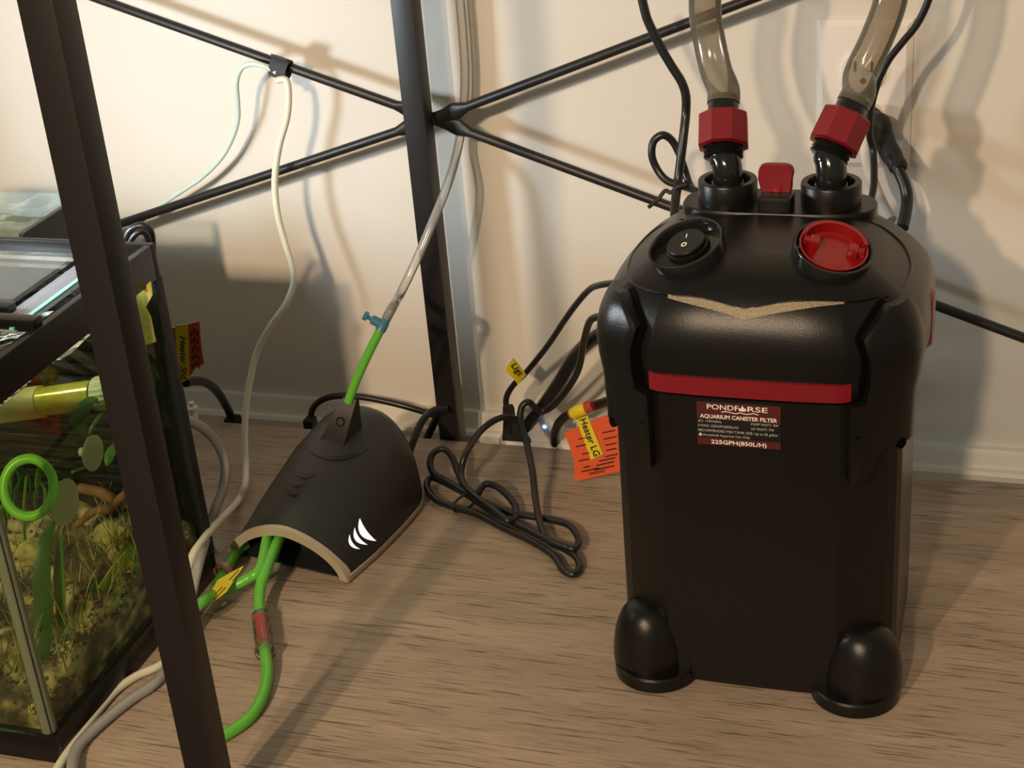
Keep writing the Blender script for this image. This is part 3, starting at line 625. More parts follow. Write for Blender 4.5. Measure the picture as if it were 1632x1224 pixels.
# clear second tube and the two white cords
tube2 = [at(280, 660, y=0.925), at(296, 669, y=0.93), at(320, 680, y=0.94), at(345, 705, y=0.95), at(359, 738, y=0.95), at(356, 775, y=0.945), at(345, 806, y=0.935), at(333, 842, y=0.925), at(320, 885, x=-0.568), at(310, 925, x=-0.563), at(300, 975, x=-0.560), zpt(285, 1035, 0.0045), zpt(250, 1085, 0.0045), zpt(212, 1112, 0.0045), zpt(172, 1143, 0.0045), zpt(132, 1180, 0.0045), zpt(118, 1205, 0.0045), zpt(114, 1245, 0.0045)]
tag(G().tube(tube2, 0.0040, 14, 6).obj('airline_tube', M_milky, ang=80), 'milky clear air tube looping beside the tank and forward along the shelf', 'tube', 'air tubes')
tie = at(447, 112, y=1.166)
wc = [tie+Vector((0.0, -0.008, -0.006)), at(456, 128, y=1.158), at(460, 152, y=1.155), at(457, 188, y=1.152), at(446, 228, y=1.150), at(440, 262, y=1.148), at(438, 300, y=1.146), at(443, 345, y=1.142), at(455, 390, y=1.138), at(466, 430, y=1.134), at(467, 455, y=1.130), at(455, 486, y=1.124), at(430, 522, y=1.118), at(410, 560, y=1.112), at(399, 604, y=1.10), at(392, 650, y=1.085), at(390, 700, y=1.068), at(392, 745, y=1.05), at(390, 775, z=0.010), at(379, 799, z=0.004), at(361, 819, x=-0.590), at(342, 838, x=-0.582), at(322, 862, x=-0.574), at(304, 892, x=-0.572), at(290, 960, x=-0.569), zpt(275, 1035, 0.0035), zpt(255, 1060, 0.0035), zpt(218, 1077, 0.0035), zpt(184, 1101, 0.0035), zpt(150, 1140, 0.0035), zpt(120, 1180, 0.0035), zpt(92, 1224, 0.0035), zpt(70, 1265, 0.0035)]
tag(G().tube(wc, 0.0030, 12, 6).obj('white_cable', M_wcord, ang=80), 'cream white cord hanging from the tie and running forward past the tank', 'cord', 'white cords')
wc2 = [tie+Vector((0, -0.007, 0.0)), at(434, 112, y=1.160), at(420, 105, y=1.158), at(400, 102, y=1.158), at(384, 110, y=1.160), at(377, 132, y=1.164), at(379, 165, y=1.170), at(379, 190, y=1.174), at(371, 218, y=1.177), at(352, 252, y=1.178), at(320, 284, y=1.179), at(283, 309, y=1.18), at(250, 331, y=1.181), at(228, 350, y=1.181), at(200, 385, y=1.175), at(170, 430, y=1.15)]
tag(G().tube(wc2, 0.0022, 12, 6).obj('white_cable', M_wcord2, ang=80), 'thin mint white cord looping left from the tie and behind the lower brace', 'cord', 'white cords')
# hook tape tie around the brace
bd = (u0-XC).normalized()
vt_ = thing('cable_tie', tie, 'grey hook-and-loop tie holding white cords to the upper brace', 'cable tie')
upv = Vector((-bd.z, 0, bd.x)); rr = []
for k in range(28):
    an = 2*math.pi*k/28; rr.append((math.cos(an), math.sin(an)))
cb = tie-upv*0.002
def band_ring(sc, s): return [cb+bd*s+upv*(c*0.0092*sc)+Vector((0, 1, 0))*(q*0.0085*sc) for c, q in rr]
G().loft([band_ring(0.85, -0.0075), band_ring(1, -0.0075), band_ring(1, 0.0075), band_ring(0.85, 0.0075), band_ring(0.85, -0.0075)], False, False).obj('strap', M_velcro, vt_, ang=50)
G().box(cb-upv*0.0098+Vector((0, -0.004, 0)), (0.015, 0.010, 0.0016), Matrix((bd, Vector((0, 1, 0)), upv)).transposed() @ Matrix.Rotation(0.5, 3, 'X'), 0.0004).obj('strap_end', M_velcro, vt_)
# ------------------------------------------------------------------ cords behind and beside the pump
def cord(pts, r, label, m=M_cord, name='power_cable', res=6, group='black cords', cat='cord', n=10, rx=1.0):
    return tag(G().tube(pts, r, n, res, rx=rx).obj(name, m, ang=80), label, cat, group)
def plug(parent, c, size, rot=None, name='plug'): return G().box(c, size, rot, min(size)*0.18).obj(name, M_dark, parent)
h1 = [at(296, 610, y=1.05), at(310, 607, y=1.07), at(328, 610, y=1.10), at(346, 624, y=1.13), at(360, 646, y=1.152), at(368, 664, y=1.162), at(371, 684, y=1.165), at(372, 700, y=1.168)]
c = cord(h1, 0.0040, 'black heater cord with plug behind the shelf left of the white cord')
plug(c, at(372, 676, y=1.163), (0.013, 0.014, 0.016))
tgp = [(264, 526), (318, 512), (320, 545), (325, 580), (310, 588), (300, 605), (288, 608), (276, 570)]
tgY = lambda y_px: 1.03+0.012*(y_px-512)/100
P3 = [at(x, y, y=tgY(y)) for x, y in tgp]
hs = tag(G().plate(P3, (0, 0.0005, 0)).obj('heater_tag', M_rtag, smooth=False), 'red warning tag with yellow Heater Std strip behind the tank', 'tag', 'heater tags')
yp = [(279, 519), (299, 516), (301, 560), (302, 604), (285, 612), (282, 570)]
ys = G().plate([at(x, y, y=tgY(y)-0.0008) for x, y in yp], (0, 0.0005, 0)).obj('name_strip', M_yellow, hs, smooth=False)
def lettering_px(body, p0, p1, hpx, yfun, parent, width=None, off=-0.0014, m=M_bink):
    a = at(*p0, y=yfun(p0[1])+off); b = at(*p1, y=yfun(p1[1])+off); xd = (b-a).normalized()
    nrm = Vector((0, -1, 0)); yd = nrm.cross(xd).normalized()
    h = hpx*(a-CAM).dot(fwd)/FPX
    return text(body, a, xd, yd, h, m, parent, width=(b-a).length, lift=0.0002, bold=0.012)
lettering_px('Heater Std', (287, 536), (289, 602), 11, tgY, ys)
for k, x in enumerate((271, 305, 309, 314)):
    for q in range(5):
        y0 = 524+q*13+(k % 2)*4; a = at(x+q*0.8, y0, y=tgY(y0)-0.0006); b = at(x+q*0.8+0.6, y0+8, y=tgY(y0)-0.0006)
        G().tube([a, b], 0.0005, 4, 1).obj('print_line', M_bink, hs, smooth=False)
p2 = [at(497, 700, y=1.166), at(497, 680, y=1.166), at(496, 660, y=1.168), at(503, 645, y=1.17), at(519, 635, y=1.172), at(541, 631, y=1.172), at(570, 632, y=1.172), at(602, 637, y=1.173), at(640, 646, y=1.174), at(675, 656, y=1.176), at(705, 668, y=1.178), at(730, 690, y=1.178)]
c = cord(p2, 0.0030, 'black cord arching behind the pump fin from a small plug')
plug(c, at(495, 677, y=1.163), (0.010, 0.012, 0.014))
cord([at(712, 652, y=1.136), at(694, 653, y=1.130), at(680, 662, y=1.122), at(669, 678, y=1.112), at(660, 700, y=1.10), at(652, 722, y=1.09)], 0.0032, 'thick black cord curving down behind the right of the pump')
cord([at(712, 640, y=1.168), at(698, 662, y=1.167), at(686, 686, y=1.166), at(678, 705, y=1.166)], 0.0036, 'straight black cord dropping behind the shelf left of the rear post')
# coiled canister cord
def c5(x, y): return (660+x/2.353, 420+y/2.353)
def q(x, y, z): return at(*c5(x, y), z=z)
def qy(x, y, Y): return at(*c5(x, y), y=Y)
can_cord = [qy(740, 190, 1.02), qy(700, 198, 1.03), qy(660, 215, 1.045), qy(637, 290, 1.07), qy(615, 400, 1.095), qy(560, 490, 1.11), qy(500, 548, 1.12), qy(460, 545, 1.118), qy(430, 520, 1.112), qy(403, 540, 1.108), qy(400, 600, 1.10), qy(424, 680, 1.085), qy(444, 780, 1.06), q(455, 880, 0.014), q(475, 980, 0.010), q(505, 1040, 0.008),
  q(560, 1068, 0.006), q(605, 1098, 0.005), q(620, 1135, 0.004), q(600, 1165, 0.004), q(560, 1150, 0.004), q(522, 1095, 0.004), q(440, 1042, 0.004), q(330, 990, 0.004), q(235, 940, 0.005), q(150, 915, 0.005), q(80, 885, 0.005), q(48, 840, 0.006), q(62, 803, 0.007), q(115, 822, 0.008), q(200, 868, 0.008),
  q(300, 935, 0.007), q(400, 985, 0.006), q(490, 1030, 0.009), q(560, 1060, 0.009), q(602, 1068, 0.009), q(617, 1035, 0.008), q(585, 985, 0.007), q(520, 962, 0.006), q(420, 945, 0.006), q(330, 925, 0.006), q(230, 880, 0.009), q(130, 822, 0.010), q(72, 785, 0.014), q(60, 740, 0.020), q(78, 705, 0.025), q(112, 696, 0.026), q(142, 725, 0.022), q(165, 785, 0.014), q(195, 850, 0.010), q(235, 865, 0.010),
  q(250, 845, 0.013), q(272, 826, 0.015), q(312, 838, 0.014), q(352, 872, 0.010), q(380, 912, 0.007), q(382, 948, 0.006), q(355, 965, 0.010), q(300, 925, 0.012), q(220, 865, 0.013), q(182, 815, 0.014), q(178, 765, 0.020), q(200, 702, 0.030), qy(250, 628, 1.11), qy(308, 585, 1.125), qy(362, 576, 1.14), qy(402, 605, 1.15), qy(420, 660, 1.16)]
c = cord(can_cord, 0.0029, 'black power cord coiled in a bundle on the shelf beside the canister', rx=1.0)
tie2 = [q(178, 865, 0.000), q(172, 890, 0.006), q(176, 925, 0.001)]
kc = q(190, 895, 0.007); kd = (q(300, 950, 0.007)-q(100, 850, 0.007)).normalized(); kup = Vector((0, 0, 1)); ks = kup.cross(kd)
G().tube([kc+ks*(0.013*math.cos(a))+kup*(0.0068*math.sin(a)) for a in [2*math.pi*k/20 for k in range(20)]], 0.0011, 6, 2, closed=True).obj('twist_tie', M_dark, c)
# plugs of the power strip at the wall side of the shelf
strip = thing('power_strip', at(850, 712, y=1.168), 'white power strip behind the shelf edge with a blue light', 'power strip')
bx0 = at(800, 716, y=1.158); bx1 = at(905, 716, y=1.158)
G().box(((bx0.x+bx1.x)/2+0.004, 1.166, -0.014), (bx1.x-bx0.x+0.01, 0.034, 0.030), bev=0.004).obj('strip_body', M_white, strip)
sm = [at(838, 668, y=1.160), at(862, 662, y=1.160), at(880, 667, y=1.160), at(893, 680, y=1.160), at(890, 716, y=1.160), at(835, 720, y=1.160)]
smp = G().loft([[p+Vector((0, -0.006, 0)) + ((at(865, 690, y=1.160)-p)*0.12) for p in sm], [p+Vector((0, -0.003, 0)) for p in sm], [p+Vector((0, 0.018, 0)) for p in sm]]).obj('smart_plug', M_white, strip, ang=30)
G().rev([(0.0001, 0), (0.0018, 0), (0.0013, 0.0012), (0.0001, 0.0014)], at(868, 680, y=1.154), (0, -1, 0.2), 14).obj('indicator_light', M_led, smp)
lc = [at(813, 690, y=1.150), at(808, 655, y=1.152), at(807, 634, y=1.153), at(818, 614, y=1.153), at(838, 594, y=1.150), at(872, 552, y=1.13), at(898, 513, y=1.11), at(919, 484, y=1.09), at(940, 461, y=1.07), at(958, 454, y=1.05), at(985, 450, y=1.03)]
c = cord(lc, 0.0026, 'thin black lamp cord with a yellow Light flag left of the canister')
pg = [[at(x0, y, y=1.150+dy) for x0, dy in ((l, 0), (r, 0), (r, 0.014), (l, 0.014))] for y, l, r in ((644, 803, 817), (650, 801, 820), (662, 801, 821), (672, 802, 826), (690, 801, 838), (716, 800, 853))]
G().loft(pg).obj('plug', M_dark, c, ang=25)
lf = [(818, 570), (839, 597), (825, 613), (820, 605), (806, 592), (807, 586)]
fg = G().plate([at(x, y, y=1.147) for x, y in lf], (0, 0.0006, 0)).obj('yellow_flag', M_yellow, c, smooth=False)
lettering_px('Ligt', (814, 583), (827, 600), 11, lambda y: 1.147, fg)
cord([at(985, 525, y=1.06), at(950, 537, y=1.08), at(918, 566, y=1.11), at(892, 608, y=1.13), at(867, 645, y=1.145), at(848, 668, y=1.155), at(835, 690, y=1.16)], 0.0058, 'thick black cable slanting down to the power strip left of the canister')
hl = [at(888, 725, y=1.16), at(884, 700, y=1.15), at(888, 680, y=1.14), at(900, 665, y=1.13), at(916, 657, y=1.12), at(936, 650, y=1.11), at(958, 643, y=1.10), at(990, 632, y=1.08)]
c = cord(hl, 0.0042, 'black heater cord curving behind the canister above the orange tag')
ohY = lambda y: 1.100-0.014*(y-655)/110
og = [(899, 690), (915, 683), (960, 664), (995, 660), (1000, 748), (950, 760), (915, 768), (915, 735), (907, 710)]
ot = tag(G().plate([at(x, y, y=ohY(y)) for x, y in og], (0, 0.0006, 0)).obj('heater_tag', M_orange, smooth=False), 'orange warning tag with yellow Heater LG strip beside the canister', 'tag', 'heater tags')
ysl = G().plate([at(x, y, y=ohY(y)-0.001) for x, y in ((914, 657), (931, 649), (936, 662), (961, 724), (942, 733), (918, 668))], (0, 0.0005, 0)).obj('name_strip', M_yellow, ot, smooth=False)
lettering_px('Heater LG', (924, 669), (947, 728), 11, ohY, ysl, off=-0.0018)
G().tube([at(912, 660, y=ohY(655)-0.001), at(922, 655, y=ohY(655)-0.004), at(945, 646, y=ohY(655)-0.004)], 0.0050, 12, 4).obj('tag_wrap', mat('red_clear_wrap', (0.45, 0.06, 0.04), 0.15), ot)
G().tube([at(915, 659, y=ohY(655)-0.002), at(923, 654.5, y=ohY(655)-0.004), at(934, 650.5, y=ohY(655)-0.004)], 0.0055, 12, 4).obj('strip_wrap', M_yellow, ysl)
for k, (x0, y0, ln) in enumerate(((922, 700, 14), (918, 712, 16), (928, 724, 12), (922, 735, 16), (930, 745, 10), (926, 752, 28), (960, 690, 20), (962, 700, 20), (964, 710, 18), (966, 718, 16), (964, 728, 20), (955, 735, 25), (950, 742, 28), (948, 749, 30))):
    a = at(x0, y0, y=ohY(y0)-0.0006); b = at(x0+ln, y0-ln*0.22, y=ohY(y0)-0.0006); G().tube([a, b], 0.0005, 4, 1).obj('print_line', M_bink, ot, smooth=False)
text('WARNING:', at(938, 757.5, y=ohY(757)-0.0006), at(975, 750, y=1.09)-at(938, 757.5, y=1.09), Vector((0.1, 0, 1)), 0.0030, M_bink, ot, 0.015)
# cord with loop at the upper left of the canister
def c1(x, y, Y): return at(1000+x/3.6, y/3.6, y=Y)
lp_ = [c1(70, -60, 1.10), c1(85, 0, 1.10), c1(110, 100, 1.10), c1(150, 190, 1.10), c1(200, 290, 1.10), c1(260, 390, 1.10), c1(310, 470, 1.10), c1(335, 550, 1.10), c1(335, 650, 1.10), c1(325, 750, 1.095), c1(310, 880, 1.09), c1(290, 1040, 1.085), c1(275, 1160, 1.07), c1(270, 1250, 1.06)]
c = cord(lp_, 0.0034, 'black cord hanging in front of the brace at the canister left')
lo = [c1(420, 1110, 1.07), c1(370, 1085, 1.08), c1(310, 1065, 1.088), c1(225, 1035, 1.092), c1(170, 970, 1.095), c1(140, 890, 1.096), c1(150, 812, 1.098), c1(200, 775, 1.10), c1(250, 800, 1.102), c1(290, 865, 1.102), c1(322, 955, 1.10), c1(350, 1045, 1.095), c1(375, 1090, 1.09)]
G().tube(lo, 0.0030, 10, 6).obj('cord_loop', M_cord, c, ang=80)
G().tube([c1(120, 1190, 1.075), c1(175, 1145, 1.08), c1(215, 1095, 1.082), c1(250, 1105, 1.08), c1(285, 1075, 1.078), c1(340, 1060, 1.08)], 0.0016, 8, 5).obj('twist_tie', M_dark, c)
# cords on the right of the canister
def c6(x, y, Y): return at(1260+x/4.372, 100+y/4.372, y=Y)
cord([at(1490, -40, y=1.13), at(1480, 0, y=1.13), at(1462, 38, y=1.13), at(1438, 68, y=1.13), at(1415, 98, y=1.13), at(1398, 135, y=1.13), at(1388, 175, y=1.135), at(1386, 215, y=1.14), at(1392, 245, y=1.14), at(1392, 300, y=1.12), at(1380, 340, y=1.10)], 0.0027, 'thin black cord crossing behind the right hose and outlet')
c = cord([c6(665, 590, 1.165), c6(715, 690, 1.155), c6(765, 780, 1.15), c6(800, 870, 1.145), c6(812, 960, 1.14), c6(800, 1060, 1.13), c6(780, 1150, 1.12)], 0.0046, 'thick black cord bending down from the outlet plug behind the canister')
G().rev([(0.0001, 0), (0.0125, 0), (0.0140, 0.002), (0.0140, 0.010), (0.0110, 0.016), (0.0001, 0.017)], (OX+0.003, YW-0.0086, OZ-0.0195), (0, -1, 0), 26).obj('plug', M_dark, c)
G().tube([Vector((OX+0.003, YW-0.018, OZ-0.021)), c6(610, 420, 1.178), c6(640, 520, 1.175), c6(690, 620, 1.165), c6(745, 715, 1.155), c6(760, 745, 1.152)], [0.009, 0.0085, 0.0085, 0.008, 0.0072, 0.006], 14, 6).obj('strain_relief', M_dark, c, ang=60)
cord([c6(505, 430, 1.16), c6(515, 520, 1.16), c6(528, 640, 1.158), c6(555, 780, 1.155), c6(598, 900, 1.15), c6(650, 1010, 1.14), c6(700, 1100, 1.13)], 0.0046, 'white cord dropping behind the right port of the canister', M_white, 'white_cable', group='white cords')
# small white clip behind the tank corner
cl_ = at(309, 672, y=1.06)
tag(G().rev([(0.0001, -0.004), (0.0042, -0.004), (0.0042, 0.006), (0.0022, 0.008), (0.0022, 0.011), (0.0052, 0.012), (0.0052, 0.0145), (0.0026, 0.0155), (0.0026, 0.019), (0.0001, 0.019)], cl_, (0.05, 0, 1), 14).obj('tube_fitting', M_white), 'small white barbed tube fitting standing behind the tank corner', 'fitting')
# ------------------------------------------------------------------ aquarium
TX, TY0, TY1, TZ = -0.580, 0.677, 0.905, 0.2785
TXL = TX-0.41
tank = thing('aquarium', ((TX+TXL)/2, (TY0+TY1)/2, 0), 'small glass aquarium with black rims at the left of the shelf', 'aquarium')
def frame(z0, z1, wd, out, name, mt):
    x0, x1, y0, y1 = TXL-out, TX+out, TY0-out, TY1+out
    g = G()
    for c_, s_ in ((((x0+x1)/2, y0+wd/2), (x1-x0, wd)), (((x0+x1)/2, y1-wd/2), (x1-x0, wd)), ((x0+wd/2, (y0+y1)/2), (wd, y1-y0-2*wd)), ((x1-wd/2, (y0+y1)/2), (wd, y1-y0-2*wd))):
        g.box((c_[0], c_[1], (z0+z1)/2), (s_[0], s_[1], z1-z0), bev=0.0008)
    return g.obj(name, mt, tank)
frame(0.0, 0.0215, 0.006, 0.0012, 'bottom_rim', M_black)
frame(0.2525, TZ, 0.0055, 0.0012, 'top_rim', M_black)
g = G(); wd = 0.014
for c_, s_ in ((((TX+TXL)/2, TY0+wd/2), (TX-TXL, wd)), (((TX+TXL)/2, TY1-wd/2), (TX-TXL, wd)), ((TX-wd/2, (TY0+TY1)/2), (wd, TY1-TY0-2*wd))): g.box((c_[0], c_[1], 0.2715), (s_[0], s_[1], 0.003))
g.obj('rim_ledge', M_black, tank, smooth=False)
T = 0.004
for nm, c_, s_ in (('front_pane', ((TX+TXL)/2, TY0+T/2+.001, 0.140), (TX-TXL-.004, T, 0.236)), ('side_pane', (TX-T/2-.001, (TY0+TY1)/2, 0.140), (T, TY1-TY0-2*T-.003, 0.236)), ('side_pane', (TXL+T/2+.001, (TY0+TY1)/2, 0.140), (T, TY1-TY0-2*T-.003, 0.236))):
    G().box(c_, s_).obj(nm, M_glass, tank, smooth=False)
G().box(((TX+TXL)/2, TY1-0.0035, 0.137), (TX-TXL-.002, 0.004, 0.232)).obj('rear_pane', M_dark, tank, smooth=False)
G().box((TX-0.0016, TY1-0.002, 0.137), (0.0055, 0.010, 0.232), bev=0.001).obj('corner_edge', M_dark, tank)
G().tube([(TX-0.0065, TY0+0.0065, 0.020), (TX-0.0065, TY0+0.0065, 0.254)], 0.0052, 12, 1).obj('corner_seal', M_silicone, tank)
G().box((TX-0.0004, TY0+0.0004, 0.137), (0.0008, 0.0008, 0.233)).obj('corner_line', M_dark, tank, smooth=False)
G().box(((TX+TXL)/2, (TY0+TY1)/2, 0.018), (TX-TXL-.01, TY1-TY0-.01, 0.004)).obj('floor_pane', M_dark, tank, smooth=False)
# lid
lid = thing('aquarium_cover', ((TX+TXL)/2, (TY0+TY1)/2, 0.273), 'clear glass lid with black hinge strips on the aquarium', 'lid')
G().box(((TX+TXL)/2-0.018, TY0+0.060, 0.2755), (TX-TXL-0.06, 0.084, 0.003)).obj('front_glass', M_lid, lid, smooth=False)
G().box(((TX+TXL)/2-0.018, TY1-0.062, 0.2755), (TX-TXL-0.06, 0.080, 0.003)).obj('rear_glass', M_lid, lid, smooth=False)
for (a, b, yy, hh) in ((at(27, 480, z=0.283), at(-200, 470, z=0.283), at(15, 486, z=0.283).y, 0.006), (at(70, 502, z=0.283), at(-200, 490, z=0.283), at(30, 508, z=0.283).y, 0.008)):
    xr = a.x; G().box(((xr+TXL+0.05)/2, yy, 0.2805), (xr-TXL-0.05, 0.010, hh), bev=0.0015).obj('hinge_strip', M_black, lid)
xs = TX-0.026
G().box((xs, (TY0+TY1)/2+0.030, 0.2765), (0.022, 0.130, 0.0022), bev=0.0006).obj('side_strip', M_strip, lid)
G().box((xs+0.0085, (TY0+TY1)/2+0.030, 0.2785), (0.0035, 0.130, 0.0018)).obj('glass_edge', M_edge, lid, smooth=False)
# water
nx, ny = 60, 34; V = []; F = []
for i in range(nx+1):
    for j in range(ny+1):
        x = TXL+0.006+(TX-TXL-0.012)*i/nx; y = TY0+0.006+(TY1-TY0-0.014)*j/ny
        V.append((x, y, 0.246+0.0012*math.sin(70*x+40*y)+0.0009*math.sin(120*y-60*x)+0.0006*math.sin(210*x+90*y)))
for i in range(nx):
    for j in range(ny): a = i*(ny+1)+j; F.append((a, a+1, a+ny+2, a+ny+1))
tag(mk('water_surface', V, F, M_water), 'rippled water surface inside the aquarium under the lid', 'water', kind='stuff')
# hang-on box behind
hb = thing('hang_on_box', (-0.80, 0.95, 0.16), 'clear water-filled box hung behind the aquarium rim', 'box')
hx1, hx0, hy0, hy1 = -0.690, -0.98, 0.9085, 0.992
for nm, c_, s_, mt in (('box_wall', ((hx0+hx1)/2, hy1, 0.215), (hx1-hx0, 0.003, 0.13), M_lid), ('box_side', (hx1, (hy0+hy1)/2, 0.215), (0.004, hy1-hy0, 0.13), M_black), ('box_side', (hx0, (hy0+hy1)/2, 0.215), (0.004, hy1-hy0, 0.13), M_black), ('box_wall', ((hx0+hx1)/2, hy0+0.002, 0.212), (hx1-hx0, 0.003, 0.12), M_lid), ('box_floor', ((hx0+hx1)/2, (hy0+hy1)/2, 0.150), (hx1-hx0, hy1-hy0, 0.003), M_soil)):
    G().box(c_, s_).obj(nm, mt, hb, smooth=False)
V = []; F = []
for i in range(41):
    for j in range(17):
        x = hx0+0.004+(hx1-hx0-0.008)*i/40; y = hy0+0.005+(hy1-hy0-0.008)*j/16; V.append((x, y, 0.262+0.0014*math.sin(90*x+60*y)+0.001*math.sin(170*y-70*x)))
for i in range(40):
    for j in range(16): a = i*17+j; F.append((a, a+1, a+18, a+17))
mk('box_water', V, F, M_water, hb)
# cords over the rear corner
cord([at(190, 420, y=0.925), at(203, 375, y=0.928), at(215, 362, y=0.93), at(229, 360, y=0.932), at(240, 370, y=0.934), at(243, 395, y=0.936), at(245, 425, y=0.938), at(250, 500, y=0.94)], 0.0028, 'black cord looped over the rear corner of the tank rim')
cord([at(195, 425, y=0.918), at(208, 385, y=0.92), at(221, 370, y=0.922), at(233, 374, y=0.926), at(238, 392, y=0.930), at(241, 430, y=0.934)], 0.0022, 'thinner black cord nested in the loop at the tank rear corner')
# black slatted filter wall in front of the rear pane
fw = thing('filter_wall', ((TX+TXL)/2, TY1-0.012, 0.03), 'black slatted filter wall along the back inside the aquarium', 'filter')
G().box(((TX+TXL)/2, TY1-0.0085, 0.135), (TX-TXL-0.03, 0.003, 0.19)).obj('backing', M_dark, fw, smooth=False)
sl = None
for k in range(19):
    z = 0.046+k*0.0104
    if sl is None:
        sl = G().box(((TX+TXL)/2, TY1-0.0125, z), (TX-TXL-0.03, 0.006, 0.0075), Matrix.Rotation(0.22, 3, 'X'), 0.0006).obj('slat', M_gloss, fw)
    else:
        s2 = sl.copy(); s2.location = sl.location+Vector((0, 0, k*0.0104)); COL.objects.link(s2)
# substrate
def hgt(x, y): return 0.036+0.020*(y-TY0)/(TY1-TY0)+0.006*math.sin(40*x+25*y)+0.004*math.sin(90*x-70*y)+0.003*math.sin(200*y+130*x)
nx, ny = 90, 56; V = []; F = []; x0, x1, y0, y1 = TXL+0.006, TX-0.0056, TY0+0.006, TY1-0.008
for i in range(nx+1):
    for j in range(ny+1):
        x = x0+(x1-x0)*i/nx; y = y0+(y1-y0)*j/ny; V.append((x, y, hgt(x, y)))
for i in range(nx):
    for j in range(ny): a = i*(ny+1)+j; F.append((a, a+1, a+ny+2, a+ny+1))
def skirt(idx):
    n = len(V); 
    for k in idx: V.append((V[k][0], V[k][1], 0.021))
    for k in range(len(idx)-1): F.append((idx[k], idx[k+1], n+k+1, n+k))
skirt([nx*(ny+1)+j for j in range(ny+1)]); skirt([i*(ny+1) for i in range(nx+1)]); skirt([j for j in range(ny+1)]); skirt([i*(ny+1)+ny for i in range(nx+1)])
tag(mk('substrate', V, F, M_soil), 'dark soil bed with pale sand in the aquarium', 'substrate', kind='stuff')
def grains(name, mt, nn, zone, label, s0, s1):
    g = G(); ico = bmesh.new(); bmesh.ops.create_icosphere(ico, subdivisions=1, radius=1); iv = [v.co.copy() for v in ico.verts]; 
    ico.verts.index_update(); jf = [[v.index for v in f.verts] for f in ico.faces]; ico.free()
    for _ in range(nn):
        x, y, z = zone(); r = random.uniform(s0, s1); sx, sy, sz = (random.uniform(0.7, 1.3) for _ in range(3))
        g.add([(x+v.x*r*sx, y+v.y*r*sy, z+v.z*r*sz) for v in iv], jf)
    tag(g.obj(name, mt, smooth=False), label, 'gravel', kind='stuff')
def z_side():
    y = random.uniform(y0, y1); h = hgt(x1, y); return (x1-random.uniform(0.002, 0.016), y, h+random.uniform(-0.004, 0.001))
def z_all():
    x = x1-random.random()**1.5*0.22; y = random.uniform(y0, y1); return (x, y, hgt(x, y)+0.0004)
def z_front():
    x = x1-random.random()*0.12; return (x, y0+random.uniform(0.002, 0.01), hgt(x, y0)+random.uniform(-0.004, 0.001))
def z_mix(): return z_side() if random.random() < 0.6 else z_front()
grains('sand_grains', M_grain, 900, z_mix, 'pale yellow sand grains along the aquarium glass', 0.0007, 0.0016)
grains('soil_grains', M_grain2, 900, z_all, 'dark brown soil grains on the aquarium bed', 0.0009, 0.0020)
# things in the tank
gt = thing('glass_tube', at(80, 640, y=0.835), 'amber glass tube with pale sleeve lying across the aquarium', 'tube')
A = at(-60, 658, y=0.830); B = at(68, 640, y=0.834); Cc = at(152, 628, y=0.838); dB = (Cc-A).normalized()
G().rev([(0.0001, 0), (0.0114, 0), (0.0116, 0.002), (0.0116, (B-A).length-0.001), (0.0108, (B-A).length)], A, dB, 28).obj('sleeve', M_sleeve, gt)
G().rev([(0.0105, 0), (0.0105, (Cc-B).length), (0.0001, (Cc-B).length)], B, dB, 28, False, True).obj('amber_tube', M_amber, gt)
fc = [(0.0112+0.0006*(k % 2), 0.0) for k in range(1)]
rings = []
for h, r in ((0, 0.006), (0.004, 0.0115), (0.016, 0.0125), (0.020, 0.011)):
    U = dB.orthogonal().normalized(); Wd = dB.cross(U)
    rings.append([Cc+dB*(h-0.002)+U*((r+0.0006*(k % 2))*math.cos(2*math.pi*k/40))+Wd*((r+0.0006*(k % 2))*math.sin(2*math.pi*k/40)) for k in range(40)])
G().loft(rings).obj('ribbed_cap', mat('pale_ribbed_cap', (0.45, 0.42, 0.28), 0.6), gt, ang=20)
# suction cups on the right pane, green ring of tube
for i, (px, py, r, lbl) in enumerate(((104, 800, 0.0158, 'milky suction cup beside the green ring on the tank side glass'), (149, 722, 0.0125, 'smaller milky suction cup under the oval leaf on the tank side glass'))):
    c_ = at(px, py, x=TX-0.0075)
    cu = thing('suction_cup', c_, lbl, 'suction cup', 'suction cups')
    G().rev([(0.0001, 0), (r*0.6, 0.0002), (r, 0), (r*0.97, -0.0012), (r*0.6, -0.003), (r*0.25, -0.006), (r*0.25, -0.010), (0.0001, -0.010)], c_, (1, 0.0, 0), 32).obj('cup', M_cup, cu)
rc = at(46, 777, x=-0.600); RX = RT*0.9+fwd*0.1; RX.normalize(); RZ = -DN
ringp = [rc+RX*(0.0158*math.cos(a))+RZ*(0.0188*math.sin(a)) for a in [2*math.pi*k/20 for k in range(20)]]
tag(G().tube(ringp, 0.0033, 12, 3, closed=True).obj('tube_ring', mat('green_ring_tube', (0.20, 0.58, 0.06), 0.3, trans=0.2), ang=80), 'bright green ring of air tube inside the aquarium near the front', 'tube')
